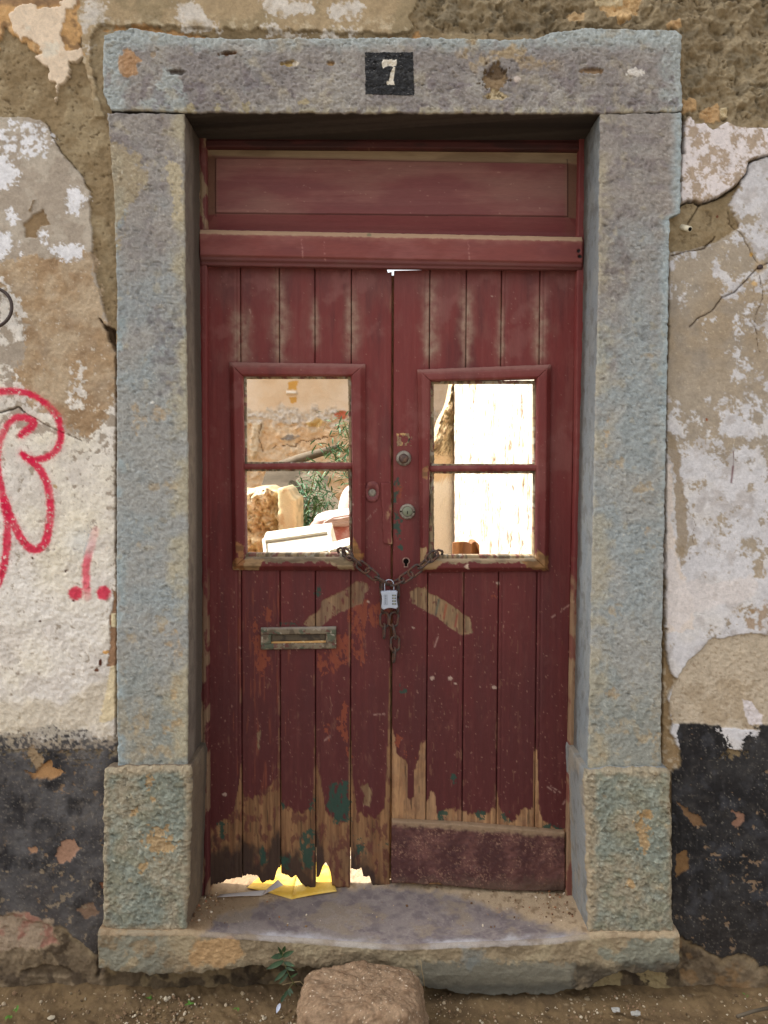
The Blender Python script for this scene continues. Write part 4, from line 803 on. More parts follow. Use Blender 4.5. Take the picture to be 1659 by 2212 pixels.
    # bare diagonal scars
    for i, q in enumerate((zA([(750, 380), (780, 340), (850, 300), (870, 230), (950, 200), (1040, 150), (1070, 120), (1140, 125), (1145, 160), (1120, 180), (1110, 240), (1050, 260), (960, 300), (900, 340), (850, 390), (790, 400)]),
                           zB([(225, 185), (250, 160), (300, 155), (330, 190), (400, 220), (470, 265), (520, 300), (560, 330), (590, 350), (600, 400), (610, 430), (550, 440), (480, 400), (400, 330), (330, 290), (240, 240)]),
                           zA([(440, 1080), (465, 1060), (470, 1080), (455, 1130), (460, 1170), (440, 1190), (445, 1140)]), zA([(1100, 1420), (1150, 1400), (1180, 1460), (1160, 1550), (1120, 1540), (1130, 1480)]))):
        m = np.clip(.5 - (sdf(U, V, q) - (3.5 if i < 2 else 0) + 1.6 * c.n(7, 5, 370 + i)) / 1.2, 0, 1); m = m * (1 - .8 * sm(.55, .8, c.n(4, 4, 375, 1, 4))); c.put(m, wg * .84, np.where(i == 0, .8, .95)); c.h -= 0.001 * m
    for k_, (uu_, vv_) in enumerate(((975, 1325), (945, 1310), (962, 1318), (985, 1345))):
        if k_: c.put(np.exp(-((U - uu_ + 0.2 * (V - vv_)) / 2.2) ** 2) * sm(26, 12, np.abs(V - vv_)) * c.blob(zB([(225, 185), (300, 155), (470, 265), (590, 350), (610, 430), (480, 400), (240, 240)]), 1.4, 3, 8, 371), ((136, 56, 46), (70, 84, 74), (150, 70, 48))[k_ % 3], 0.8)
    for a, b, r in ((972, 1466, 5), (984, 1477, 4), (795, 1300, 3), (485, 1716, 5), (892, 1355, 3), (520, 1400, 3), (1068, 1485, 5), (1075, 1260, 4), (934, 1465, 5), (762, 1090, 2), (1062, 640, 2)):
        c.put(c.spot(a, b, r * 0.8, r, 1.2, 1.5, 4, 380), (176, 150, 134), 0.8)
    for ln_ in ([(538, 662), (541, 676)], [(1190, 1335), (1240, 1300)], [(812, 1100), (790, 1128)], [(1183, 1700), (1205, 1716)], [(1190, 1698), (1210, 1712)], [(1215, 1740), (1222, 1728)], [(808, 1544), (832, 1542)], [(700, 1600), (720, 1585)], [(938, 1400), (948, 1370)]):
        c.put(np.exp(-(dline(U, V, ln_) / 1.6) ** 2) * sm(-0.5, 0.1, sp), (176, 140, 128), 0.6)
    c.h += relief * (0.00035 * g + 0.0003 * s + 0.00012 * sp)

YL = 0.190
def joint_strip(par, j, v0, v1):
    a = at_(j, v0, .206); b_ = at_(float(jt(j, v1)), v1, .206); a = at_(float(jt(j, v0)), v0, .206)
    vs = []
    for p_ in (a, b_):
        for dx in (-.009, .009):
            for yy in (.206, .2165): vs.append((p_.x + dx, yy, p_.z))
    pymesh('joint_strip', vs, [(0, 1, 3, 2), (4, 6, 7, 5), (0, 4, 5, 1), (2, 3, 7, 6), (0, 2, 6, 4), (1, 5, 7, 3)], M_JOINT, par)
def at_(u, v, y): return P3(u, v, y)
M_JOINT = surf_mat('dark_joint_timber', 0.9, 0.1, 0.2, 60, 300, 0, color=(48, 26, 24))
def bead(jv):                   # a round bead beside each joint
    def f(s, t, u, v):
        d = u - jt(jv, v); g1 = np.exp(-((d + 9) / 1.3) ** 2) if jv < 846 and jv in (519, 603) or jv in (929, 1008) else np.exp(-((d - 9) / 1.3) ** 2)
        return -0.0022 * g1
    return f
def board(parent, jl, jr, T, B, lean_l=None, lean_r=None, y=YL, bj=None):
    Lp = [(v, float(jt(jl, v)) if jl in LJ + RJ else jl + (lean_l or 0) * (v - 580) / 1220) for v in (560, 1950)]
    Rp = [(v, float(jt(jr, v)) if jr in LJ + RJ else jr + (lean_r or 0) * (v - 580) / 1220) for v in (560, 1950)]
    Lp = [(a, b + 0.9) for a, b in Lp]; Rp = [(a, b - 0.9) for a, b in Rp]
    profs = [bead(j) for j in (jl, jr) if j in LJ + RJ]
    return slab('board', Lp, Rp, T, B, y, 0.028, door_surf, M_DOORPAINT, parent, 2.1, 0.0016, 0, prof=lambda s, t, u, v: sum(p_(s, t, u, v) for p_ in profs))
def rag_bottom(pts, seed):
    a = np.array(pts, float); us = np.arange(a[0, 0], a[-1, 0] + 0.1, 1.6)
    vs = np.interp(us, a[:, 0], a[:, 1]) + 5.0 * fbm(us / 7.0, us * 0 + seed, 4, seed)
    return list(zip(us, vs))
zb = lambda p: Z(406.6, 1796, 0.2859, p)
BOT = [zb([(150, 430), (165, 430), (172, 410), (250, 395), (290, 365), (380, 342), (405, 340)]),
       zb([(405, 340), (480, 330), (515, 332), (545, 378), (600, 385), (650, 375), (662, 330), (683, 268), (690, 262)]),
       zb([(692, 300), (700, 322), (740, 320), (770, 345), (810, 345), (840, 360), (852, 395), (920, 430), (946, 425)]),
       zb([(948, 345), (990, 330), (1005, 290), (1035, 240), (1060, 270), (1080, 300), (1086, 415), (1218, 420)]),
       zb([(1222, 290), (1310, 282), (1322, 350), (1375, 345), (1395, 410), (1525, 408)])]
left = empty('door_leaf', (float(P(450, 1900, YL)[0]), YL, float(P(450, 1900, YL)[1])))
tag(left, 'left leaf of the red plank door with rotten ragged bottom and brass letter slot', 'door leaf', 'two leaves of the red plank door')
right = empty('door_leaf', (float(P(1240, 1900, YL)[0]), YL, float(P(1240, 1900, YL)[1])))
tag(right, 'right leaf of the red plank door with round locks and kick board', 'door leaf', 'two leaves of the red plank door')
edges = [446] + LJ + [847.2]
for i in range(5):
    jl, jr = edges[i], edges[i + 1]
    tp = 560 if i < 4 else [(759, 560), (833, 560), (837, 589), (849, 586.5)]
    bt = rag_bottom(BOT[i], 10 + i) if i != 3 else rag_bottom(BOT[i], 13)
    kw = dict(lean_l=5 if i == 0 else None, lean_r=-4 if i == 4 else None)
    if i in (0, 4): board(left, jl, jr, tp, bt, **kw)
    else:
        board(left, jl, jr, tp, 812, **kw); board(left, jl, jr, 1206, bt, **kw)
edges = [850.2] + RJ + [1246]
for i in range(5):
    jl, jr = edges[i], edges[i + 1]
    tp = 560 if i else [(849, 584.5), (912, 583), (923, 560), (930, 560)]
    bt = [(845, 1908), (1240, 1922)]
    kw = dict(lean_l=-5 if i == 0 else None, lean_r=-22 if i == 4 else None)
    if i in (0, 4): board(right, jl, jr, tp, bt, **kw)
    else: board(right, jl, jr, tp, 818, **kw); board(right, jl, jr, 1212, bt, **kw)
for par, js in ((left, LJ), (right, RJ)):
    for k, j in enumerate(js):
        w0, w1 = (812, 1206) if par is left else (818, 1212)
        if (par is left and k == 3) or (k in (0, 3) and False): joint_strip(par, j, 572, 800); joint_strip(par, j, 1216, 1830)
        elif par is left and k == 0 or par is right and k in (0, 3): joint_strip(par, j, 572, 800); joint_strip(par, j, 1222, 1830 if par is left else 1900)
        else: joint_strip(par, j, 572, w0 - 8); joint_strip(par, j, w1 + 10, 1830 if par is left else 1900)
# strips closing the meeting joint from behind
box('meeting_strip', (float(P(838, 1200, .23)[0]), float(P(862, 1200, .23)[0]), 0.224, 0.240, float(P(840, 1895, .23)[1]), float(P(840, 596, .23)[1])), M_BAREWOOD, right)
for par, u0, u1 in ((left, 452, 838), (right, 866, 1232)):       # ledges on the back of the leaves
    for v0, v1 in ((640, 690), (1440, 1500)):
        box('ledge', (float(P(u0, v0, .23)[0]), float(P(u1, v0, .23)[0]), 0.2195, 0.245, float(P(u0, v1, .23)[1]), float(P(u0, v0, .23)[1])), M_BAREWOODH, par)

# window frames
def win_surf(wear):
    def f(c):
        door_surf(c, False, 0.7)
        tv = np.interp(c.U, [493, 789, 902, 1193], [781, 785, 797, 786]); c.put(sm(13, 3, c.V - tv + 2 * c.n(9, 4, 394)), (168, 132, 120), 0.7); c.put(sm(30, 8, c.V - tv), (140, 86, 80), 0.4)
        for q, cc in wear:
            m = c.blob(q, 1.5, 4, 8, 390); k = sm(-0.2, 0.6, c.n(6, 4, 391, 4, 1))[..., None]
            c.put(m, lin(cc) * (1 - 0.4 * k)); c.h -= 0.0008 * m
        c.put(sm(1.0, 1.2, c.n(5, 4, 392)), (160, 112, 98), 0.5)
    return f
def window(parent, o, i, bar, wear, label):
    """o,i: outer and inner corners TL,TR,BR,BL"""
    wf = empty('window_frame'); wf.parent = parent; tag(wf, label)
    y = 0.163; sf = win_surf(wear)
    def prof_for(side):
        def f(s, t, u, v):
            q = {'T': t, 'B': 1 - t, 'L': s, 'R': 1 - s}[side]
            return -0.015 * (1 - sm(0.0, 0.40, q)) - 0.0045 * sm(0.86, 1.0, q)
        return f
    (ol, ot), (orr, ort), (obr, obb), (obl, oblb) = o; (il, it), (ir, itr), (ibr, ibb), (ibl, iblb) = i
    def rail(nm, L, R, T, B, side, mt):
        return slab(nm, L, R, T, B, y, 0.045, sf, mt, wf, 1.9, 0.0015, 0.5, 8, prof=prof_for(side))
    mx = (il + ir) / 2
    e = 0.25
    rail('top_rail', [(ot, ol), (it, il)], [(ort, orr), (itr, ir)], [(ol, ot), (orr, ort)], [(il, it), (ir, itr)], 'T', M_HWOOD)
    rail('bottom_rail', [(iblb, ibl), (oblb, obl)], [(ibb, ibr), (obb, obr)], [(ibl, iblb), (ibr, ibb)], [(obl, oblb), (obr, obb)], 'B', M_HWOOD)
    rail('stile', [(ot, ol), (oblb, obl)], [(it, il), (iblb, ibl)], [(ol, ot + e), (il, it + e)], [(obl, oblb - e), (ibl, iblb - e)], 'L', M_DOORPAINT)
    rail('stile', [(itr, ir), (ibb, ibr)], [(ort, orr), (obb, obr)], [(ir, itr + e), (orr, ort + e)], [(ibr, ibb - e), (obr, obb - e)], 'R', M_DOORPAINT)
    # glazing bar and bare rebates
    (bl_t, bl_b), (br_t, br_b) = bar
    def barp(s, t, u, v): return -0.004 * np.abs(t - 0.5) * 2
    slab('glazing_bar', (il + ibl) / 2 - 1, (ir + ibr) / 2 + 1, [(il, bl_t), (ir, br_t)], [(il, bl_b), (ir, br_b)], 0.170, 0.03, sf, M_HWOOD, wf, 1.6, 0.001, 0.8, 6, prof=barp)
    def bw(c):
        k = c.n(5, 5, 395, 1, 8); c.col[...] = lin((150, 128, 96)); c.put(sm(-0.2, 0.5, k), (98, 84, 64)); c.put(sm(0.2, 0.5, c.n(14, 4, 396)), (172, 164, 146), 0.7); c.put(sm(0.35, 0.5, c.n(10, 4, 397)), (104, 46, 44), 0.8); c.h += 0.0006 * k
    vb = (bl_t + bl_b) / 2
    for a0, a1 in ((it, bl_t), (bl_b, iblb)):
        slab('rebate', [(a0, il - 1), (a1, il - 1 + (ibl - il) * (a1 - it) / (iblb - it))], [(a0, il + 6), (a1, il + 7)], a0 - 1, a1 + 1, 0.184, 0.03, bw, M_DOORPAINT, wf, 1.8, 0.0008, 0.8, 6)
        slab('rebate', [(a0, ir - 6), (a1, ir - 6 + (ibr - ir) * (a1 - it) / (iblb - it))], [(a0, ir + 2), (a1, ir + 2)], a0 - 1, a1 + 1, 0.184, 0.03, bw, M_DOORPAINT, wf, 1.8, 0.0008, 0.8, 6)
    slab('rebate', ibl - 1, ibr + 1, iblb - 8, iblb + 2, 0.182, 0.04, bw, M_HWOOD, wf, 1.8, 0.0008, 0.6, 6)
    slab('rebate', il - 1, ir + 1, it - 1, it + 5, 0.184, 0.03, bw, M_HWOOD, wf, 1.8, 0.0008, 0.6, 6)
    slab('rebate', il - 1, ir + 1, bl_t - 4, bl_t + 2, 0.182, 0.03, bw, M_HWOOD, wf, 1.8, 0.0008, 0.6, 6); slab('rebate', il - 1, ir + 1, bl_b - 2, bl_b + 4, 0.182, 0.03, bw, M_HWOOD, wf, 1.8, 0.0008, 0.6, 6)
WOODC = (160, 128, 92)
zW = lambda p: Z(406.6, 745.5, 0.2655, p)
zW2 = lambda p: Z(813, 745.5, 0.2655, p)
window(left, [(493, 781), (789, 785), (789, 1235), (500, 1233)], [(524, 812), (758, 812), (762, 1204), (530, 1204)], [(1002, 1014), (999, 1013)],
       [([(526, 1196), (766, 1196), (766, 1214), (526, 1214)], (132, 112, 88)), (zW([(460, 1740), (620, 1745), (560, 1850), (350, 1850), (350, 1800), (440, 1780)]), WOODC), (zW([(1080, 1740), (1340, 1740), (1345, 1835), (1200, 1830), (1200, 1790), (1110, 1770)]), (150, 128, 98)), (zW([(380, 1600), (455, 1620), (455, 1835), (355, 1835), (365, 1740), (400, 1720)]), (148, 100, 62)), (zW([(1340, 1560), (1380, 1620), (1420, 1720), (1390, 1760), (1340, 1740)]), (150, 104, 58))],
       'left window frame with two empty panes')
window(right, [(902, 797), (1193, 786), (1188, 1236), (909, 1238)], [(931, 823), (1160, 817), (1158, 1208), (926, 1208)], [(1006, 1019), (1004, 1017)],
       [([(924, 1200), (1162, 1200), (1162, 1216), (924, 1216)], (150, 128, 100)), (zW2([(430, 1760), (540, 1760), (490, 1820), (420, 1830), (330, 1830), (320, 1640), (400, 1650), (410, 1740)]), WOODC), (zW2([(1200, 1765), (1300, 1760), (1310, 1660), (1400, 1720), (1410, 1840), (1290, 1820), (1240, 1810)]), (146, 106, 66)), (zW2([(370, 1000), (420, 980), (415, 1130), (370, 1060)]), (146, 100, 66)), (zW2([(720, 1800), (750, 1775), (745, 1820)]), (200, 170, 150))],
       'right window frame with two empty panes')

# kick board on the right leaf
def kick_surf(c):
    g = c.n(9, 5, 400); fl = 1 - np.abs(c.n(7, 4, 401)) * 3
    c.col[...] = lin((74, 42, 40)); c.put(sm(-0.2, 0.9, c.n(40, 5, 402)), (106, 68, 62), 0.8); c.put(sm(.3, 1, c.n(6, 5, 405)), (120, 84, 74), .6); c.put(sm(0.55, 0.9, fl) * sm(-0.5, 0.3, c.n(26, 5, 403)), (150, 114, 94), 0.75)
    c.put(sm(0.2, 0.6, g), (62, 34, 36), 0.5); c.put(sm(14, 2, c.V - np.interp(c.U, [845, 1222], [1774, 1800]) + 5 * g), (150, 126, 98), 0.75); c.put(sm(1885, 1925, c.V + 12 * g), (96, 76, 62), 0.6)
    c.put(sm(30, 0, np.hypot((c.U - 1200) / 2.2, c.V - 1925) + 8 * g), (56, 40, 32), 0.8)
    c.h += 0.0009 * c.n(7, 4, 404) + 0.0006 * g
slab('kick_board', [(1770, 846), (1915, 845)], [(1795, 1221), (1930, 1221)], [(845, 1774), (1000, 1781), (1222, 1799)], [(845, 1908), (880, 1908), (924, 1912), (930, 1907), (950, 1907), (958, 1913), (1060, 1922), (1150, 1926), (1222, 1924)], 0.168, 0.022, kick_surf, M_HWOOD, right, 1.9, 0.002, 1.2, 8)

# letter slot
ls = empty('letter_slot'); ls.parent = left; tag(ls, 'tarnished metal letter slot')
def slot_surf(c):
    c.col[...] = lin((122, 108, 88)); c.put(sm(0.0, 0.4, c.n(14, 5, 410)), (92, 78, 62)); c.put(sm(0.15, 0.4, c.n(18, 5, 411)), (62, 76, 60), 0.7); c.put(sm(0.7, 0.9, c.n(6, 4, 412)), (168, 156, 138), 0.7); c.put(sm(0.5, 0.6, c.n(9, 4, 413)), (96, 44, 42), 0.7)
    c.put(sm(1362, 1356, c.V), (160, 148, 136), 0.6); c.h += 0.0003 * c.n(5, 4, 414)
for nm, a in (('frame_bar', (563, 726, 1356, 1371)), ('frame_bar', (563, 726, 1391, 1403)), ('frame_bar', (563, 585, 1370.6, 1391.4)), ('frame_bar', (704, 726, 1370.6, 1391.4))):
    slab(nm, a[0], a[1], [(563, a[2] + 0.8), (726, a[2] - 1.6)], [(563, a[3] + 0.8), (726, a[3] - 1.6)], 0.178, 0.0118, slot_surf, M_BRASS if False else M_DOORPAINT, ls, 1.5, 0.0018, 0.4, 6)
def slot_in(c): c.col[...] = lin((84, 72, 56)); c.put(sm(0, .5, c.n(10, 4, 415)), (60, 50, 40))
slab('flap', 585, 705, [(585, 1371), (705, 1369)], [(585, 1386), (705, 1383.5)], 0.1875, 0.002, slot_in, M_DOORPAINT, ls, 2, 0.0005, 0.3, 6)
def slot_lip(c): c.col[...] = lin((196, 150, 92)); c.put(sm(0.3, .5, c.n(8, 4, 416)), (226, 200, 150))
slab('lower_lip', 585, 705, [(585, 1386.3), (705, 1383.8)], [(585, 1391.6), (705, 1390)], 0.1865, 0.003, slot_lip, M_HWOOD, ls, 2, 0.0005, 0.3, 6)

# locks
def at(u, v, y): return P3(u, v, y)
mm = 0.00134
# left escutcheon
es = empty('escutcheon'); es.parent = left; tag(es, 'oval red painted lock plate')
pt = at(804, 1062, YL)
def ovalplate(parent, p, rx, rz, hgt, mat, name):
    vs = []; fs = []; n = 32
    for r, hh in ((1.0, 0), (1.0, hgt * .6), (0.9, hgt), (0.62, hgt), (0.55, hgt * .2)):
        for k in range(n):
            a = 2 * math.pi * k / n; cx, cz = math.cos(a), math.sin(a)
            sx = math.copysign(abs(cx) ** 0.8, cx); sz = math.copysign(abs(cz) ** 0.8, cz)
            if r < 0.7: vs.append((p.x + rx * r * cx, p.y - hh, p.z - rz * .1 + rx * r * cz))
            else: vs.append((p.x + rx * r * sx, p.y - hh, p.z + rz * r * sz))
    for i in range(4):
        for k in range(n): l = (k + 1) % n; fs.append((i * n + k, i * n + l, (i + 1) * n + l, (i + 1) * n + k))
    fs.append(tuple(4 * n + k for k in range(n)))
    return pymesh(name, vs, fs, mat, parent, True)
M_REDPLATE = surf_mat('red_painted_metal', 0.55, 0.4, 0.15, 60, 300, 0.2, 0.0005, color=(110, 52, 52), color2=(128, 70, 64), csc=60)
ovalplate(es, pt, 15.5 * mm, 23 * mm, 0.004, M_REDPLATE, 'plate'); lathe('barrel', (pt.x, pt.y + 0.001, pt.z - 2 * mm), [(9 * mm, 0), (9 * mm, .0022), (3 * mm, 0.003)], M_BRASS, es, 16)
# left cover strip along the meeting edge
def patch_surf(c):
    door_surf(c, False, 1.5); m = sm(0.15, 0.4, c.n(9, 5, 420, 1, 2.4)) * sm(1085, 1110, c.V) * sm(832, 846, c.U + 4 * c.n(10, 4, 421)); c.put(m, (160, 122, 92), 0.85); c.put(sm(844, 846.5, c.U), (156, 124, 94), 0.8)
slab('patch_strip', [(1040, 822), (1180, 829)], [(1040, 845), (1180, 846.5)], 1043, 1175, 0.1835, 0.0065, patch_surf, M_DOORPAINT, left, 1.8, 0.0012, 1.2, 10)
# right: square opening with mechanism, knob, cylinder, keyhole
def rim_surf(c):
    c.col[...] = lin((140, 112, 84)); c.put(sm(0, .4, c.n(9, 4, 430)), (92, 76, 58)); c.put(sm(.3, .5, c.n(12, 4, 431)), (190, 150, 100)); c.put(c.spot(874, 949, 7, 7, 2, 1, 5, 432), (20, 14, 10)); c.put(c.spot(886, 950, 4, 4, 2, 1, 5, 432), (50, 44, 36)); c.h -= 0.004 * c.spot(874, 949, 7, 7, 2, 1, 5, 432); c.h += 0.0012 * c.n(7, 4, 433)
o = slab('lock_mortise', 857, 890, 936, 964, 0.1895, 0.002, rim_surf, M_DOORPAINT, right, 1.0, 0.0006, 1.2, 5); tag(o, 'bare wood patch where a lock was removed')
kn = empty('door_knob'); kn.parent = right; tag(kn, 'round rusty knob on a grey rosette')
pt = at(872, 990, YL)
lathe('rosette', pt, [(16.5 * mm, 0), (16.5 * mm, .004), (15 * mm, .0075), (11 * mm, .009)], M_BRASS, kn)
M_KNOB = surf_mat('rusty_knob', 0.5, 0.4, 0.3, 90, 500, 0.3, 0.0005, color=(84, 66, 60), color2=(112, 84, 68), csc=60, metal=0.2)
lathe('knob', (pt.x - 0.0005, pt.y, pt.z - 0.001), [(9.5 * mm, .009), (10.5 * mm, .014), (10 * mm, .018), (7 * mm, .0205), (3 * mm, .0215)], M_KNOB, kn)
cy = empty('cylinder_lock'); cy.parent = right; tag(cy, 'round greenish cylinder lock')
pt = at(880, 1105, YL)
lathe('ring', pt, [(17 * mm, 0), (17 * mm, .003), (15 * mm, .007), (11.2 * mm, .008), (11 * mm, .0065)], M_BRASS, cy)
lathe('cylinder', (pt.x, pt.y, pt.z + 0.5 * mm), [(10.6 * mm, .006), (10.6 * mm, .0095), (10 * mm, .0102)], M_BRASSGREEN, cy)
box('key_slot', (pt.x - 0.8 * mm, pt.x + 0.8 * mm, pt.y - .0107, pt.y - .009, pt.z - 5.5 * mm, pt.z + 1.5 * mm), M_BLACK, cy)
for sx in (-1, 1): lathe('screw', (pt.x + sx * 14 * mm, pt.y, pt.z - sx * 0.5 * mm), [(2.2 * mm, .0055), (2.0 * mm, .0079)], M_BLACK, cy, 10)
ke = empty('keyhole'); ke.parent = right; tag(ke, 'old keyhole with a bare metal rim')
pt = at(877, 1212, YL)
def keyshape(r, w_, l_, y, n=18):
    vs = []
    a0 = math.asin(min(1, w_ / r))
    for k in range(n + 1):
        a = -math.pi / 2 + a0 + (2 * math.pi - 2 * a0) * k / n; vs.append((pt.x + r * math.cos(a), y, pt.z + r * math.sin(a)))
    vs.append((pt.x - w_, y, pt.z - l_)); vs.append((pt.x + w_, y, pt.z - l_)); return vs
M_RIM = surf_mat('keyhole_rim', 0.6, 0.4, 0.3, 120, 500, 0.4, 0.0006, color=(122, 80, 72), color2=(150, 120, 106), csc=120)
def plate_from(vs, y1, name, mat, par):
    n = len(vs); v2 = [(a, y1, b) for a, _, b in vs]
    f = [tuple(range(n))] + [(i, (i + 1) % n, n + (i + 1) % n, n + i) for i in range(n)]
    return pymesh(name, vs + v2, f, mat, par)
plate_from(keyshape(8.5 * mm, 4.6 * mm, 13.5 * mm, pt.y - .0022), pt.y, 'rim', M_RIM, ke)
plate_from(keyshape(5.8 * mm, 2.6 * mm, 11 * mm, pt.y - .0030), pt.y - .0005, 'opening', M_BLACK, ke)
adopt(left); adopt(right)

# ------------------------------------------------------------------ wooden frame and transom panel
fr = empty('wooden_door_frame', (0, 0.2, float(P(450, 1900, .17)[1])))
tag(fr, 'red wooden door frame with dusty raised transom panel above the door leaves', 'door frame')
def frame_surf(c):
    door_surf(c, False, 1.0); c.put(sm(0.1, 0.4, c.n(12, 5, 440, 1, 4)) * sm(1150, 1400, c.V), (128, 104, 80), 0.8)
    c.put((c.U > 800) * sm(1400, 700, c.V) , (122, 50, 48), 0.5)
    rl = (c.U > 800) * sm(1200, 1300, c.V + 60 * c.n(20, 4, 441)) * sm(1246, 1238, c.U + 3 * c.n(12, 4, 442)); c.put(rl, (150, 122, 92), 0.7); c.put(rl * sm(0, .4, c.n(9, 4, 443, 1, 5)), (108, 54, 48), 0.8)
    c.put((c.U < 460) * sm(0.0, 0.3, c.n(9, 5, 444, 1, 3)) * sm(520, 470, c.V), (150, 128, 98), 0.8)
def jambprof(s, t, u, v): return -0.004 * np.exp(-((s - 0.55) / 0.08) ** 2)
slab('frame_jamb', [(280, 414), (560, 414), (1000, 414), (1920, 426)], [(280, 444), (560, 446.5), (1930, 450.5)], 292, 1936, 0.160, 0.07, frame_surf, M_DOORPAINT, fr, 2.0, 0.002, 0.6, 12, prof=jambprof)
slab('frame_jamb', [(280, 1252), (560, 1247), (1000, 1243), (1930, 1223)], [(280, 1285), (560, 1282), (1930, 1262)], 292, 1940, 0.160, 0.07, frame_surf, M_DOORPAINT, fr, 2.0, 0.002, 0.6, 12, prof=jambprof)
def head_surf(c): c.col[...] = lin((78, 38, 36)); c.put(sm(0, .5, c.n(30, 5, 445, 4, 1)), (60, 32, 30)); c.put(sm(.95, 1.15, c.n(6, 4, 446, 3, 1)), (130, 96, 82), .5); c.h += 0.0003 * c.n(8, 4, 447, 6, 1)
slab('frame_head', [(280, 444.3), (330, 444.3)], [(280, 1251.7), (330, 1251.7)], [(430, 283), (1260, 283)], [(430, 318), (830, 321), (1260, 325)], 0.168, 0.021, head_surf, M_HWOOD, fr, 2.2, 0.003, 0, prof=lambda s, t, u, v: 0.004 * sm(.55, .6, t))
def tr_surf(c):
    V = c.V; U = c.U; g = c.n(9, 5, 450, 24, 1); w = c.n(60, 5, 451, 3, 1)
    c.col[...] = lin((124, 72, 68)); c.put(sm(-.4, .8, w), (138, 96, 86), 0.7); c.put(sm(0, .6, g), (146, 98, 90), 0.4); c.put(sm(0, .6, -w), (116, 62, 62), 0.6)
    c.put(sm(1.1, 1.25, c.n(4, 3, 452, 3, 1)), (176, 138, 122), .5); c.h += 0.0003 * g
def tr_bevel(c):
    tr_surf(c)
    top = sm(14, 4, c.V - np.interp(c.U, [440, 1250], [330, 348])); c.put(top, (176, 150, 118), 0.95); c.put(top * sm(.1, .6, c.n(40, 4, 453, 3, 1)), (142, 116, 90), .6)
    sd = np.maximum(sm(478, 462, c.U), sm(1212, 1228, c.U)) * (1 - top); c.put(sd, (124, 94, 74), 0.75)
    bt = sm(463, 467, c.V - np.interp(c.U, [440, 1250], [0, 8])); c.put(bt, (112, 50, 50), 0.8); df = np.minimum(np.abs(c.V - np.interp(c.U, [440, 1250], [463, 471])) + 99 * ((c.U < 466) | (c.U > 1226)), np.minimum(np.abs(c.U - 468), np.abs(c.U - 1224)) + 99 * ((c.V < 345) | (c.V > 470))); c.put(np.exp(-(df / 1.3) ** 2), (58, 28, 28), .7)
# sunk ground of the panel, sloping margins and raised field
def panprof(s, t, u, v):
    vt = np.interp(u, [440, 1250], [345, 358]); vb = np.interp(u, [440, 1250], [463, 470])
    a = np.minimum(np.minimum((u - 444) / 24.0, (1252 - u) / 28.0), np.minimum((v - (vt - 24)) / 24.0, (vb + 32 - v) / 32.0)); q = np.clip(a, 0, 1)
    return 0.013 * q + 0.0035 * (q >= 1)
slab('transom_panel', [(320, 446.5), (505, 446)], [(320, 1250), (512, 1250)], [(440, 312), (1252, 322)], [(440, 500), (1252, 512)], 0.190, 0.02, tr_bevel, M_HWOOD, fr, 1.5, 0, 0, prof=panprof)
def rail_surf(c):
    tr_surf(c); d = c.V - np.interp(c.U, [430, 1260], [495, 511])
    c.col[...] = lin((128, 66, 60)); c.put(sm(-.2, .9, c.n(60, 5, 455, 3, 1)), (112, 56, 56), .7); c.put(sm(-.2, .9, -c.n(40, 5, 456, 2, 1)), (142, 86, 80), .6)
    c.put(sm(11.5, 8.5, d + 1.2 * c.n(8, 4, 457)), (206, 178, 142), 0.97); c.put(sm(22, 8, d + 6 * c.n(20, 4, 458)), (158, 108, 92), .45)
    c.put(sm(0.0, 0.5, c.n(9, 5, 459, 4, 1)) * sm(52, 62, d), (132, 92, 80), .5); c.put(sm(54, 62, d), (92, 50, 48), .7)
    for a, b in ((652, 540), (700, 545), (1012, 545)): c.put(np.exp(-(dline(c.U, V := c.V, [(a, b - 22), (a + 2, b + 16)]) / 1.8) ** 2) * sm(-.3, .3, c.n(4, 3, 460)), (176, 126, 116), .6)
    for a, b in ((1250, 542), (1253, 554)): m = c.spot(a, b, 4, 4, 1, 1, 4, 461); c.put(m, (20, 14, 12)); c.h -= .003 * m
    c.put(c.spot(797, 506, 4, 5, 1, 1, 4, 462), (128, 122, 92), .8)
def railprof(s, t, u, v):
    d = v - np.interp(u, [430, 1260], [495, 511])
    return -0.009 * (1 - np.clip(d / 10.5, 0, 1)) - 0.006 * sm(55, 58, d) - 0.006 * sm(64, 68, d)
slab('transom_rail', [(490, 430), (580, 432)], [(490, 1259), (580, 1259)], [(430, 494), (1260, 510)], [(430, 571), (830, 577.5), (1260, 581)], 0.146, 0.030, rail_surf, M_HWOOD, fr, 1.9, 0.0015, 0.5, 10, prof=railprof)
adopt(fr)

# ------------------------------------------------------------------ chain and padlock
def link_mesh(L=0.0245, W=0.0128, r=0.0022):
    n = 22; pts = []
    hl = (L - W) / 2
    for k in range(n):
        a = 2 * math.pi * k / n; x = math.cos(a) * (W / 2 - r * .2); y = math.sin(a) * (W / 2 - r * .2)
        x += hl if math.cos(a) > 0 else -hl if math.cos(a) < 0 else 0
        pts.append(Vector((x, y, 0)))
    o = tube('link', pts, r, M_IRON, None, 8, True); me = o.data; bpy.data.objects.remove(o); return me
LINK = link_mesh(0.0440, 0.0255, 0.0036)
chain = empty('chain', at(840, 1260, 0.15))
tag(chain, 'rusty steel chain looped through both door windows and hanging below the padlock', 'chain')
def put_link(p, d, roll, me=LINK, sc=1.0):
    o = bpy.data.objects.new('link', me); COL.objects.link(o); o.parent = chain
    x = d.normalized(); ref = Vector((0, -1, 0)); y = (Matrix.Rotation(roll, 3, x) @ (ref.cross(x)).normalized()); z = x.cross(y)
    m = Matrix((x, y, z)).transposed().to_4x4(); m = m @ Matrix.Scale(sc, 4); m.translation = p; o.matrix_local = m; return o
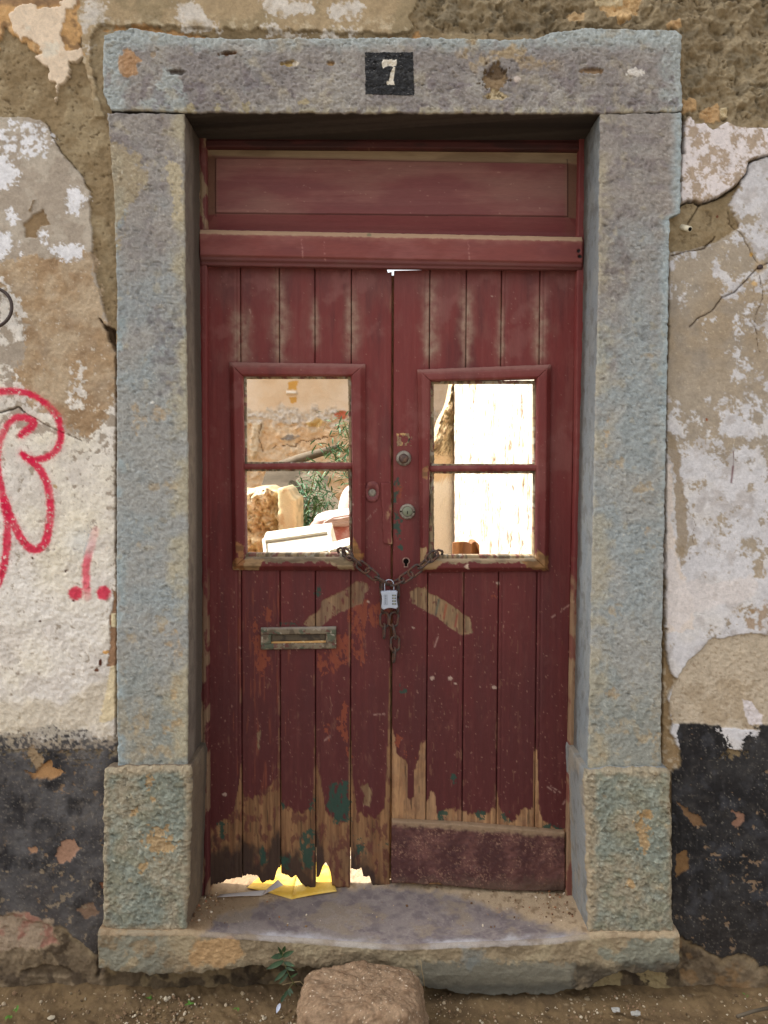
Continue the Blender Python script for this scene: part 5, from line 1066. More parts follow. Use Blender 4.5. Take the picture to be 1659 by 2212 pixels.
def run_chain(pts, rolls):
    for i in range(len(pts) - 1):
        put_link((pts[i] + pts[i + 1]) / 2, pts[i + 1] - pts[i], rolls[i % len(rolls)] + .12 * math.sin(i * 2.3))
def cpts(l): return [at(u, v, y) for u, v, y in l]
zc = lambda p: [(704.8 + a * .1634, 1152 + b * .1634, y) for a, b, y in p]
F_, S_ = 0.0, 1.35
run_chain(cpts(zc([(170, 262, .196), (235, 228, .160), (325, 320, .146), (430, 405, .148), (545, 490, .152), (665, 590, .150), (800, 668, .148)])), [F_, .5, S_, F_, .3, S_])
run_chain(cpts(zc([(1530, 290, .200), (1440, 262, .160), (1350, 350, .148), (1235, 448, .146), (1110, 545, .150), (1000, 615, .150), (868, 672, .148)])), [F_, .4, S_, F_, .5, S_])
run_chain(cpts(zc([(728, 640, .166), (728, 840, .176), (738, 1060, .176)])), [S_, S_])
run_chain(cpts(zc([(945, 650, .168), (948, 850, .176), (940, 1070, .176)])), [S_, S_])
run_chain(cpts(zc([(768, 1060, .176), (768, 1225, .174), (762, 1360, .176)])), [F_, S_])
run_chain(cpts(zc([(905, 1060, .176), (880, 1215, .172), (910, 1385, .174), (908, 1530, .170), (888, 1685, .176)])), [F_, S_, F_, S_])
adopt(chain)
for o in chain.children: pass

pad = empty('padlock', at(840, 1316, 0.14))
tag(pad, 'small silver combination padlock with four dials hanging on the chain', 'padlock')
def pad_body():
    pc = at(840.5, 1295, 0.142); n = 14
    def pt_(u, v): return at(u, v, 0.142)
    # concave-sided outline
    cs = [(822.5, 1275), (859, 1274), (860, 1314), (824.5, 1318)]
    zp = lambda p: Z(813.1, 1260.6, 0.03676, p)
    out = zp([(255, 500), (300, 440), (450, 430), (750, 400), (1100, 400), (1200, 420), (1240, 480), (1220, 650), (1210, 850), (1215, 1000), (1240, 1200), (1275, 1370), (1170, 1485), (1050, 1450), (900, 1430), (750, 1430), (600, 1460), (420, 1530), (300, 1440), (290, 1350), (315, 1150), (325, 950), (310, 750), (285, 600)])
    pts = [pt_(u, v) for u, v in out]; cx = sum((p.x for p in pts)) / len(pts); cz = sum((p.z for p in pts)) / len(pts)
    vs = []; m = len(pts)
    for sc_, y in ((0.94, .155), (1.0, .151), (1.0, .139), (0.95, .1355), (0.90, .1348)):
        vs += [(cx + (p.x - cx) * sc_, y, cz + (p.z - cz) * sc_) for p in pts]
    fs = [(i * m + k, i * m + (k + 1) % m, (i + 1) * m + (k + 1) % m, (i + 1) * m + k) for i in range(4) for k in range(m)]
    fs += [tuple(range(m))[::-1], tuple(4 * m + k for k in range(m))]
    o = pymesh('body', vs, fs, M_LOCK, pad)
    return o
pad_body()
sh = [at(831.2, 1278, .144), at(830.8, 1266, .144), at(831.8, 1258, .144), at(835, 1253.5, .144), at(840.5, 1252, .144), at(846, 1253.5, .144), at(849.6, 1258, .144), at(850.8, 1266, .144), at(850.4, 1278, .144)]
tube('shackle', sh, 0.0016, M_LOCK, pad, 10)
for k in range(4):
    y0 = 1275.5 + 9.4 + k * 6.1 - 9.4
    dl = empty('dial'); dl.parent = pad
    a = at(846.8, 1284.4 + k * 6.1, .1346); b = at(855.2 + k * .25, 1288.0 + k * 6.1, .1346)
    box('window', (a.x, b.x, .1342, .1352, b.z, a.z), M_LOCKDARK, dl)
    box('wheel', (a.x + .0025, b.x - .0025, .1334, .1345, b.z + .0006, a.z - .0004), M_DIAL, dl, 0.0004)
a = at(829.5, 1285, .1347); b = at(836.8, 1306.5, .1347); wd = .0005
fr_v = [(a.x, b.x, a.z, a.z - wd), (a.x, b.x, b.z + wd, b.z), (a.x, a.x + wd, a.z - wd, b.z + wd), (b.x - wd, b.x, a.z - wd, b.z + wd)]
lp_ = empty('engraved_label'); lp_.parent = pad
for x0, x1, z1, z0 in fr_v: box('frame_line', (x0, x1, .1343, .1350, z0, z1), M_LOCKDARK, lp_)
rs = random.Random(4)
zz = a.z - .0018
while zz > b.z + .002:
    box('letter_stroke', (a.x + .0022, b.x - .0022 - rs.random() * .001, .1343, .1350, zz - .0005, zz), M_LOCKDARK, lp_); zz -= .0010 + rs.random() * .0014
adopt(pad)

# ------------------------------------------------------------------ ring on the left wall
rg = empty('iron_ring', at(-18, 622, -0.02)); tag(rg, 'dark iron tethering ring hanging on the wall above the graffiti', 'ring')
rc = at(-18, 665, -0.028); n = 36; R_ = 43 * 0.00122
tube('ring', [rc + Vector((math.cos(2 * math.pi * k / n) * R_, 0.008 * math.sin(2 * math.pi * k / n), math.sin(2 * math.pi * k / n) * R_)) for k in range(n)], 0.0044, M_RINGIRON, rg, 10, True)
p = at(-18, 622, -0.02); tube('staple', [p + Vector((0, .05, .002)), p + Vector((0, -.016, .004)), p + Vector((0, -.022, -.002)), p + Vector((0, -.014, -.008)), p + Vector((0, .05, -.010))], 0.004, M_RINGIRON, rg, 8)
adopt(rg)

# ------------------------------------------------------------------ ground
def ground_patch(name, x0, x1, y0, y1, step, z, base, mat=M_EARTH, cut=None, kind='structure'):
    nx = int((x1 - x0) / step) + 1; ny = int((y1 - y0) / step) + 1
    X, Y = np.meshgrid(np.linspace(x0, x1, nx), np.linspace(y0, y1, ny)); f = 800
    c = Canvas(X * f, Y * f, base)
    c.put(sm(-.2, .9, c.n(80, 5, 500)), (128, 106, 78), .7); c.put(sm(-.3, .9, -c.n(40, 6, 501)), (84, 68, 50), .7); c.put(sm(.8, 1.1, c.n(5, 4, 502)), (180, 162, 134), .5)
    h = 0.005 * c.n(70, 5, 503) + 0.0035 * c.n(18, 5, 504) + 0.0012 * c.n(6, 4, 505)
    edge = np.minimum(np.minimum(X - x0, x1 - X), np.minimum(Y - y0, y1 - Y)); h = h * sm(0, .05, edge) 
    if cut: h = h + cut(X, Y)
    o = mesh_np(name, np.stack([X, Y, z + h], -1).reshape(-1, 3), grid_quads(nx, ny)[:, ::-1], c.col.reshape(-1, 3), True, mat)
    tag(o, kind=kind); return o
M_FARGROUND = surf_mat('street_earth', 0.97, 0.1, 0.3, 3, 30, 0.4, 0.01, color=(112, 106, 96), color2=(96, 90, 80), csc=1.2)
gs = pymesh('ground', [(-60, -60, -0.03), (60, -60, -0.03), (60, 60, -0.03), (-60, 60, -0.03)], [(0, 1, 2, 3)], M_FARGROUND); tag(gs, kind='structure')
def gcut(X, Y): return 0.020 * sm(-0.09, 0.01, Y) * (1 + .4 * fbm(X * 8, Y * 8, 3, 506)) + 0.012 * np.exp(-((X + .75) / .2) ** 2) * sm(-.12, 0, Y) - 0.004
ground_patch('street_edge', -2.2, 2.2, -0.9, 0.045, 0.0045, -0.006, (112, 92, 66), cut=gcut)
FLZ = 0.185
def fcut(X, Y):
    return 0.10 * np.exp(-((X + .48) / .2) ** 2 - ((Y - .78) / .3) ** 2) + 0.02 * fbm(X * 3, Y * 3, 4, 507) * sm(.5, .8, Y) - 0.012 * sm(.6, .4, Y)
ground_patch('courtyard_floor', -4.8, 4.8, 0.405, 9.0, 0.024, FLZ, (160, 136, 104), cut=fcut)

# ------------------------------------------------------------------ gravel and crumbs
ico_v, ico_f = None, None
def ico():
    t = (1 + 5 ** .5) / 2
    v = np.array([(-1, t, 0), (1, t, 0), (-1, -t, 0), (1, -t, 0), (0, -1, t), (0, 1, t), (0, -1, -t), (0, 1, -t), (t, 0, -1), (t, 0, 1), (-t, 0, -1), (-t, 0, 1)], float)
    v /= np.linalg.norm(v[0])
    f = np.array([(0, 11, 5), (0, 5, 1), (0, 1, 7), (0, 7, 10), (0, 10, 11), (1, 5, 9), (5, 11, 4), (11, 10, 2), (10, 7, 6), (7, 1, 8), (3, 9, 4), (3, 4, 2), (3, 2, 6), (3, 6, 8), (3, 8, 9), (4, 9, 5), (2, 4, 11), (6, 2, 10), (8, 6, 7), (9, 8, 1)])
    return v, f
ico_v, ico_f = ico()
def scatter(name, pos, size, cols, seed, label, cat):
    r = np.random.RandomState(seed); n = len(pos); vs = []; fs = []; cc = []
    for i in range(n):
        s = size[i] * (0.6 + 0.8 * r.rand(3)); v = ico_v * (1 + .35 * (r.rand(12, 1) - .5)) * s
        a = r.rand() * 6.28; ca, sa = math.cos(a), math.sin(a); v = v @ np.array([[ca, sa, 0], [-sa, ca, 0], [0, 0, 1]])
        vs.append(v + pos[i]); fs.append(ico_f + 12 * i); cc.append(np.repeat(lin(cols[r.randint(len(cols))])[None] * (.8 + .4 * r.rand()), 12, 0))
    o = mesh_np(name, np.concatenate(vs), np.concatenate(fs), np.concatenate(cc), False, M_EARTH); tag(o, label, cat, kind='stuff'); return o
r = np.random.RandomState(3); pos = []; sz = []
GC = [(136, 116, 88), (150, 132, 106), (178, 160, 134), (112, 92, 68), (126, 102, 78), (104, 86, 66), (146, 118, 92), (196, 182, 158)]
for i in range(9000):
    x = r.uniform(-1.15, 1.2); y = -0.02 - r.rand() ** 1.1 * 0.33; k = .5 + .5 * vn2(np.array([x * 7 + 3.]), np.array([y * 9.]))[0]
    if x < -.1 and x > -.75 and r.rand() < .3: pass
    elif r.rand() > k * .75: continue
    s = 0.0010 + 0.0032 * r.rand() ** 3 + (0.004 if r.rand() < .02 else 0) + (.002 * r.rand() if -.68 < x < -.5 else 0)
    zg = float(-0.006 + gcut(np.array([x]), np.array([y]))[0])
    pos.append((x, y, zg + s * .3)); sz.append(s)
scatter('gravel', pos, sz, GC, 5, 'small pale gravel strewn over the dirt along the foot of the wall', 'gravel')
pos = []; sz = []
for i in range(520):                                       # crumbs in the corners of the tread
    if i < 200: x = -0.56 + abs(r.normal(0, .045)); y = r.uniform(-.02, .20)
    elif i < 420: x = 0.545 - abs(r.normal(0, .10)); y = r.uniform(.04, .21) 
    else: x = r.uniform(-.5, .5); y = r.uniform(0.0, .2)
    s = 0.0009 + 0.0032 * r.rand() ** 4 + (0.003 if (i < 200 and r.rand() < .04) else 0)
    pos.append((x, y, tread_z(x, y) + .003 + s * .3)); sz.append(s)
scatter('mortar_crumbs', pos, sz, [(186, 160, 126), (150, 120, 90), (214, 198, 176), (120, 92, 70), (168, 118, 88)], 6, 'crumbled mortar lying in the corners of the worn threshold', 'rubble')
pos = []; sz = []
for i in range(1500):                                      # rubble inside, behind the ragged bottom
    x = r.uniform(-.75, .6); y = r.uniform(.32, 2.2); s = 0.004 + 0.016 * r.rand() ** 3
    zz_ = FLZ + float(fcut(np.array([x]), np.array([y]))[0]) if y > .41 else tread_z(x, y)
    pos.append((x, y, zz_ + s * .3)); sz.append(s)
scatter('courtyard_rubble', pos, sz, [(178, 140, 104), (160, 122, 90), (206, 186, 158), (140, 100, 76), (228, 220, 206)], 7, 'reddish brown rubble on the courtyard floor behind the broken door bottom', 'rubble')

# ------------------------------------------------------------------ rock on the ground
def lumpy(name, c, rad, seed, mat, col_fn, amp=.12, boxy=4.0, res=90, parent=None, rot=0.0, freq=1.0, cuts=0):
    th, ph = np.meshgrid(np.linspace(0, 2 * math.pi, 2 * res), np.linspace(0.001, math.pi - 0.001, res))
    d = np.stack([np.cos(th) * np.sin(ph), np.sin(th) * np.sin(ph), np.cos(ph)], -1)
    rr_ = (np.abs(d) ** boxy).sum(-1) ** (-1 / boxy)
    e_ = d * rr_[..., None]
    n_ = fbm3(e_, .75 / freq, 5, seed); m_ = fbm3(e_, .13 / freq, 5, seed + 1)
    q = d * (rr_ * (1 + amp * n_ + amp * .3 * m_))[..., None] * np.array(rad)
    rc_ = np.random.RandomState(seed)
    for _ in range(cuts):
        nn_ = rc_.normal(size=3); nn_ /= np.linalg.norm(nn_); lim = float(np.abs(nn_ * np.array(rad)).sum()) * rc_.uniform(.66, .84)
        dd_ = (q * nn_).sum(-1) * (1 + .03 * m_); q = q * np.where(dd_ > lim, lim / np.maximum(dd_, 1e-6), 1)[..., None]
    ca, sa = math.cos(rot), math.sin(rot); q = np.stack([q[..., 0] * ca - q[..., 2] * sa, q[..., 1], q[..., 0] * sa + q[..., 2] * ca], -1)
    col = col_fn(q, n_, m_) if col_fn else None
    q[:, -1] = q[:, 0]
    return mesh_np(name, (q + np.array(c)).reshape(-1, 3), grid_quads(2 * res, res)[:, ::-1], None if col is None else col.reshape(-1, 3), True, mat, parent)
def rock_col(q, n_, m_):
    col = np.empty(q.shape); col[...] = lin((146, 122, 98)); k = sm(-.4, .9, m_)[..., None]; col = col * (1 - .6 * k) + lin((118, 92, 70)) * .6 * k; col = col * np.clip(1 + .18 * fbm3(q, .004, 4, 3) + .12 * fbm3(q, .02, 4, 4), .5, 1.5)[..., None]
    k = sm(.02, .0, np.abs(q[..., 2] + .035 + .02 * n_))[..., None] * sm(0, .03, q[..., 0])[..., None]; col = col * (1 - .6 * k) + lin((84, 60, 42)) * .6 * k
    k = sm(1.15, 1.25, fbm3(q, .004, 2, 9))[..., None]; return col * (1 - k) + lin((216, 200, 176)) * k
rl = at(655, 2100, -0.2); rrr = at(918, 2100, -0.2); rt = at(790, 2062, -0.18)
rw = (rrr.x - rl.x) / 2
rock = lumpy('rock', ((rl.x + rrr.x) / 2, -0.19, rt.z - 0.224), (rw * 1.04, 0.11, 0.152), 36, M_EARTH, rock_col, .07, 6.5, 240, None, .02, 1.3, 9)
tag(rock, 'large reddish brown rough stone lying on the dirt before the threshold', 'rock')

# ------------------------------------------------------------------ weed and sprouts
def leaf_geo(base, d, nrm, L, W, bend=.25):
    d = d.normalized(); sd = d.cross(nrm).normalized(); up = sd.cross(d).normalized(); vs = []; fs = []; n = 7
    for i in range(n):
        t = i / (n - 1); w = W * math.sin(math.pi * min(1, t * .92 + .06)) ** .8 * (1 - .25 * t) if i < n - 1 else 0.0004
        c_ = base + d * (L * t) - up * (bend * L * t * t)
        vs += [c_ - sd * w / 2 + up * w * .18, c_, c_ + sd * w / 2 + up * w * .18]
    for i in range(n - 1):
        a = i * 3; fs += [(a, a + 1, a + 4, a + 3), (a + 1, a + 2, a + 5, a + 4)]
    return vs, fs
weed = empty('weed', at(642, 2132, -0.075)); tag(weed, 'green weed with paired leaves sprouting from under the threshold left of the rock', 'plant')
Yw = -0.085
st_ = [at(640, 2132, -0.07), at(634, 2122, Yw), at(628, 2112, Yw - .002), at(620, 2097, Yw - .004), at(613, 2078, Yw - .006), at(610, 2064, Yw - .008), at(612, 2054, Yw - .012)]
tube('stem', st_, [.0014, .0013, .0012, .001, .0009, .0008, .0006], M_STEM, weed, 8)
for (bu, bv), (tu, tv), W in (((612, 2056), (615, 2046), .011), ((611, 2064), (588, 2068), .016), ((611, 2066), (631, 2056), .014), ((613, 2076), (578, 2092), .015), ((614, 2079), (634, 2086), .012), ((618, 2090), (634, 2096), .009), ((619, 2094), (594, 2118), .013), ((622, 2103), (604, 2124), .010), ((610, 2062), (602, 2048), .008), ((627, 2112), (640, 2104), .006)):
    a = at(bu, bv, Yw - .007); b = at(tu, tv, Yw - .022); d = b - a
    vs, fs = leaf_geo(a, d, Vector((0.1, -0.8, .55)), d.length * 1.08, W, .12); o = pymesh('leaf', vs, fs, M_LEAF, weed, True)
tube('stem', [at(634, 2122, Yw), at(626, 2133, Yw - .003), at(621, 2141, Yw - .006)], .0009, M_STEM, weed, 6); tube('stem', [at(634, 2122, Yw), at(648, 2120, Yw), at(661, 2133, Yw)], .0011, M_DRYSTEM, weed, 6); tube('stem', [at(634, 2122, Yw), at(622, 2124, Yw), at(610, 2128, Yw)], .0008, M_DRYSTEM, weed, 6)
for (bu, bv), (tu, tv) in (((622, 2138), (627, 2152)), ((621, 2140), (612, 2158)), ((624, 2136), (633, 2146)), ((613, 2150), (607, 2166))):
    a = at(bu, bv, Yw - .006); b = at(tu, tv, Yw - .02); d = b - a; vs, fs = leaf_geo(a, d, Vector((0, -.9, .4)), d.length, .010, .1); pymesh('leaf', vs, fs, M_LEAF, weed, True)
adopt(weed)
M_SPROUT = surf_mat('sprout_leaf', .5, .3, .2, 60, 300, 0, color=(84, 124, 48))
def sprout(u, v, s, label, seed):
    g_ = G(u, v, 0.004); t = empty('sprout', g_); tag(t, label, 'plant', 'tiny green sprouts along the foot of the wall'); rr2 = random.Random(seed)
    for k in range(4):
        a = rr2.random() * 6.28; d = Vector((math.cos(a), math.sin(a) - .4, .7)); vs, fs = leaf_geo(g_, d, Vector((0, 0, 1)), s * (.7 + .6 * rr2.random()), s * .7, .6); pymesh('leaf', vs, fs, M_SPROUT, t, True)
    adopt(t)
for i, (u, v, s, lb) in enumerate(((239, 2145, .010, 'tiny bright green sprout at the left corner under the threshold stone'), (323, 2158, .009, 'tiny green sprout below the crack left of the weed'), (410, 2170, .011, 'small green sprout cluster midway between the left plinth and the weed'),
                                (22, 2195, .012, 'green sprout at the bottom left corner of the picture'), (512, 2178, .009, 'tiny green sprout close left of the weed'), (38, 2180, .009, 'small sprout just above the bottom left corner sprout'), (1610, 2150, .007, 'tiny sprout at the foot of the black wall on the right'))):
    sprout(u, v, s, lb, 30 + i)
g_ = G(601, 2181, .008); vs, fs = leaf_geo(G(605, 2168, .016), G(598, 2186, .006) - G(605, 2168, .016), Vector((0, -.4, .9)), .026, .012, .05)
tag(pymesh('petal', vs, fs, M_SHELL, None, True), 'pale bluish white petal lying on the dirt under the weed', 'petal')
o = tube('dry_grass_stalk', [at(909, 2074, -.075), at(911, 2095, -.078), at(915, 2115, -.078), at(918, 2140, -.08)], [.0008, .001, .0012, .001], M_DRYSTEM, None, 6); tag(o, 'thin dry grass stalk standing against the threshold right of the rock', 'grass stalk')
g0 = G(1592, 2196, .012); g1 = G(1668, 2176, .014); o = tube('twig', [g0, (g0 + g1) / 2 + Vector((0, 0, .003)), g1], .0045, M_GREYWOOD, None, 8); tag(o, 'grey twig lying on the dirt at the bottom right corner', 'twig')
for (u, v, s, lb) in ((1330, 2182, .007, 'white stone chip on the dirt below the right plinth, left one of two'), (1375, 2189, .008, 'white stone chip on the dirt below the right plinth, right one of two')):
    o = lumpy('stone_chip', G(u, v, .006), (s * 1.4, s, s * .5), 60 + int(u), M_EARTH, lambda q, a, b: np.full(q.shape, .42) * np.array([1, .95, .86]), .35, 3, 16, None, 0); tag(o, lb, 'stone chip', 'white stone chips below the right plinth')

# ------------------------------------------------------------------ card and paper on the tread
def floorpt(u, v, dz=.006):
    q = G(u, v, .186)
    for _ in range(4):
        q = G(u, v, tread_z(q.x, q.y) + dz if q.y < .42 else FLZ + dz)
    return q
cl = [floorpt(533, 1917, .006), floorpt(630, 1942, .003), floorpt(727, 1925, .006)]
bk_ = [floorpt(592, 1868, .016), floorpt(652, 1850, .012), floorpt(712, 1872, .020)]
vs = []; nn = 10
def sheet(a, b, c_, d, n=10, sag=.002):
    V_ = []; F_ = []
    for i in range(n + 1):
        for j in range(n + 1):
            s_ = i / n; t_ = j / n; p = a.lerp(b, s_).lerp(d.lerp(c_, s_), t_); p = p + Vector((0, 0, sag * math.sin(math.pi * s_) * math.sin(2.5 * t_ + 1))); V_.append(p)
    for i in range(n):
        for j in range(n): k = i * (n + 1) + j; F_.append((k, k + n + 1, k + n + 2, k + 1))
    return V_, F_
card = empty('yellow_card', cl[1]); tag(card, 'creased yellow card sheet sticking out under the ragged left door leaf', 'card')
for a, b, c_, d in ((cl[0], cl[1], bk_[1], bk_[0]), (cl[1], cl[2], bk_[2], bk_[1])):
    V_, F_ = sheet(a, b, c_, d); o = pymesh('panel', V_, F_, M_YELLOW, card, True); md = o.modifiers.new('thick', 'SOLIDIFY'); md.thickness = .0012
adopt(card)
a, b, c_, d = floorpt(468, 1938, .008), floorpt(566, 1934, .007), floorpt(592, 1919, .014), floorpt(475, 1932, .010)
V_, F_ = sheet(a, b, floorpt(575, 1922, .012), d, 6, .001); V2, F2 = sheet(b, floorpt(612, 1912, .05), floorpt(600, 1900, .06), floorpt(575, 1922, .012), 6, .001)
o = pymesh('paper_strip', V_ + V2, F_ + [tuple(i + len(V_) for i in f) for f in F2], M_PAPER, None, True); md = o.modifiers.new('thick', 'SOLIDIFY'); md.thickness = .0008; tag(o, 'dirty white paper strip lying before the yellow card', 'paper')

# ------------------------------------------------------------------ the ruin behind the door
def VB(y): return Vof(FLZ - 0.05, y)
def far_surf(c):
    U, V = c.U, c.V; w = c.n(60, 6, 600); w2 = c.n(18, 6, 601); w3 = c.n(7, 5, 602)
    c.col[...] = lin((222, 200, 172)); c.put(sm(-.2, .9, w), (228, 210, 188), .8); c.put(sm(-.1, .9, -w), (214, 182, 144), .6)
    rb = sm(-6, 6, V - (882 + 10 * w2 + 6 * w)) * sm(12, -12, V - (925 + 14 * w2)); c.put(rb, (212, 202, 188)); c.put(rb * sm(.0, .8, w3), (160, 146, 130), .8)
    lw_ = sm(-8, 8, V - (915 + 12 * w2)); c.put(lw_, (218, 186, 148), .9); c.put(lw_ * sm(-.3, .5, c.n(26, 6, 603)), (214, 192, 162), .9); c.put(lw_ * sm(.5, .9, c.n(11, 5, 604)), (184, 152, 120), .5)
    c.put(c.blob([(624, 825), (645, 822), (640, 842), (622, 842)], 2, 2, 6, 605), (206, 158, 84)); c.put(c.blob([(625, 858), (640, 858), (640, 870), (626, 872)], 2, 2, 6, 605), (206, 158, 84)); 
    m = c.blob([(618, 846), (640, 846), (640, 852), (618, 852)], 1, .5, 6, 606); c.put(m, (222, 212, 196)); c.h += .03 * m
    c.put(c.spot(627, 945, 6, 16, 2, 3, 7, 607), (150, 144, 138)); c.put(c.spot(682, 914, 9, 17, 2, 3, 7, 608), (206, 174, 116)); c.put(c.spot(738, 896, 9, 14, 2, 2, 7, 609), (190, 110, 84)); m = c.blob([(546, 918), (568, 912), (566, 936), (556, 975), (548, 990), (540, 990)], 3, 4, 8, 610); c.put(m, (206, 188, 160)); c.h += .03 * m
    c.crack([(566, 918), (560, 945), (566, 975)], 1.0, .02, 2, 611, (150, 120, 92)); c.crack([(590, 968), (660, 955), (720, 940)], 1.0, .02, 5, 612, (120, 92, 68))
    c.put(sm(820, 880, U) * sm(935, 930, V), (186, 170, 152), .5)
    c.h += .010 * (rb * w3 + lw_ * (w2 + .6 * w3)) * 1.5 + .003 * w2
far = empty('courtyard_wall', (0, 6.0, FLZ)); tag(far, 'tall earth and rubble wall with peeling pale plaster at the back of the ruin', 'wall')
slab('plaster_face', 470, 1020, 780, 1330, 6.0, .2, far_surf, M_PLASTER, far, 2.2, 0, 0)
slab('plaster_face', -600, 2200, Vof(3.1, 6.05), VB(6.05), 6.05, .3, far_surf, M_PLASTER, far, 14, 0, 0)
adopt(far)

def rubble_surf(c):
    w = c.n(60, 6, 620); w2 = c.n(24, 5, 621); w3 = c.n(9, 5, 622)
    c.col[...] = lin((222, 196, 154)); c.put(sm(-.1, .6, w2), (234, 218, 188), .8); c.put(sm(.1, .8, -w2), (204, 176, 138), .8); c.put(sm(.2, .9, w3), (232, 210, 162), .5)
    c.h += .045 * w2 + .03 * w3 + .04 * w + .012 * c.n(5, 4, 625)
def post_surf(c):
    w = c.n(40, 6, 623); c.col[...] = lin((216, 200, 160)); c.put(sm(.0, .5, c.n(16, 5, 624, 1, 4)), (206, 172, 124), .7); c.put(sm(.3, .5, w), (184, 140, 96), .6); c.h += .004 * w
stub = empty('broken_partition', (-.9, 3.2, FLZ)); tag(stub, 'broken stub of a rubble partition wall with plastered end, seen through the left window', 'wall')
slab('rubble_core', 440, 604, [(440, 1050), (535, 1062), (548, 1053), (575, 1052), (590, 1060), (604, 1062)], VB(3.2), 3.2, .5, rubble_surf, M_EARTH, stub, 2.6, .03, 4, 14, side_std((200, 176, 140)), .1)
slab('plaster_end', 600, 638, [(598, 1056), (612, 1052), (622, 1060), (628, 1072), (638, 1080)], VB(3.15), 3.13, .55, post_surf, M_PLASTER, stub, 2.6, .02, 2, 10, side_std((214, 196, 158)), .1)
adopt(stub)
def pier_surf(c):
    w = c.n(30, 6, 630); w2 = c.n(12, 5, 631); V = c.V
    c.col[...] = lin((206, 178, 140)); up_ = sm(985, 975, V); c.put(up_, (214, 194, 156), .8); c.put(up_ * sm(0, .4, w2), (170, 136, 100), .8)
    lo = sm(-4, 4, V - (1035 + 16 * w)); c.put(lo, (220, 208, 188)); c.put((1 - lo) * sm(985, 1000, V), (206, 178, 140), .8); c.h += up_ * (.03 * w2 + .02 * w) + .003 * w2 
pier = empty('broken_pier', (.3, 3.1, FLZ)); tag(pier, 'broken plastered wall end with ragged top, seen through the right window', 'wall')
slab('plaster_face', [(780, 968), (860, 962), (900, 952), (950, 938), (985, 915), (1000, 880)], 982, [(880, 985), (915, 975), (928, 962), (938, 945), (950, 925), (958, 890), (966, 868), (975, 830), (982, 790)], VB(3.06), 3.06, .4, pier_surf, M_PLASTER, pier, 2.2, .02, 3, 10, side_std((206, 180, 142)), .08)
adopt(pier)
# sunlit side wall running back on the right
def side_wall():
    x0, y0, x1, y1 = 0.437, 3.04, 0.66, 0.60; n = 420; m = 380
    s, t = np.meshgrid(np.linspace(0, 1, n), np.linspace(0, 1, m)); X = x0 + (x1 - x0) * s; Y = y0 + (y1 - y0) * s; Zz = FLZ - .05 + 2.6 * t
    top = 2.5 + .15 * fbm(s * 6, s * 0, 4, 640); Zz = np.minimum(Zz, FLZ + top)
    f = 500; c = Canvas(Y * f, Zz * f, (226, 220, 206)); w = c.n(60, 6, 641, 1, 2.2); c.put(sm(.15, .45, w), (212, 198, 170), .8); c.put(sm(.30, .5, c.n(28, 5, 642, 1, 2.5)), (214, 192, 160), .5)
    ck = sm(.42, .52, c.n(14, 5, 643, .7, 4)); c.put(ck, (128, 104, 80), .85); h = .004 * c.n(20, 5, 644) - .006 * ck
    L_ = math.hypot(x1 - x0, y1 - y0); nx_, ny_ = (y1 - y0) / L_, -(x1 - x0) / L_
    X = X + nx_ * h; Y = Y + ny_ * h
    sw_ = empty('side_wall', (.5, 1.8, FLZ)); tag(sw_, 'bright sunlit whitewashed side wall with long cracks, filling the right window', 'wall')
    mesh_np('whitewash', np.stack([X, Y, Zz], -1).reshape(-1, 3), grid_quads(n, m), c.col.reshape(-1, 3), True, M_PLASTER, sw_)
    q = [(x0 + .01, y0 - .0, FLZ - .05), (x1 + .01, y1, FLZ - .05), (x1 + .35, y1, FLZ - .05), (x0 + .35, y0, FLZ - .05)]
    vs = q + [(a, b, FLZ + 2.35) for a, b, _ in q]; pymesh('core', vs, [(0, 1, 5, 4), (1, 2, 6, 5), (2, 3, 7, 6), (3, 0, 4, 7), (4, 5, 6, 7)], M_MASONRY, sw_)
    adopt(sw_)
side_wall()

# brown wooden chair back beside the side wall
ch = empty('wooden_chair', (.2, 1.7, FLZ)); tag(ch, 'brown curved wooden chair back low in the right window', 'chair')
def curved_panel(name, ua, ub, va, vb, y, bulge, th, mat, par):
    V_ = []; F_ = []; n = 14
    for k in range(n + 1):
        s_ = k / n; uu_ = ua + (ub - ua) * s_; yy_ = y - bulge * math.sin(math.pi * s_); tpv = va + 3 * (2 * s_ - 1) ** 2 + (14 * max(0, s_ - .8) ** 1.0)
        a = at(uu_, tpv, y); b = at(uu_, vb, y); V_ += [(a.x, yy_, a.z), (b.x, yy_, b.z), (a.x, yy_ + th, a.z), (b.x, yy_ + th, b.z)]
    for k in range(n):
        i = k * 4; j = i + 4; F_ += [(i, i + 1, j + 1, j), (i + 2, j + 2, j + 3, i + 3), (i, j, j + 2, i + 2), (i + 1, i + 3, j + 3, j + 1)]
    F_ += [(0, 2, 3, 1), (n * 4, n * 4 + 1, n * 4 + 3, n * 4 + 2)]
    return pymesh(name, V_, F_, mat, par, False)
curved_panel('backrest', 978, 1018, 1170, 1226, 1.70, .02, .03, M_CHAIRWOOD, ch); curved_panel('side_rail', 1018, 1036, 1172, 1240, 1.74, -.03, .14, M_CHAIRWOOD, ch)
sx_ = at(978, 1226, 1.7)
for dx_ in (.005, .095):
    for dy_ in (0, .32): box('leg', (sx_.x + dx_, sx_.x + dx_ + .03, 1.70 + dy_, 1.73 + dy_, FLZ - .03, sx_.z + .01), M_CHAIRWOOD, ch)
box('seat', (sx_.x, sx_.x + .135, 1.70, 2.05, sx_.z - .06, sx_.z - .02), M_CHAIRWOOD, ch); adopt(ch)

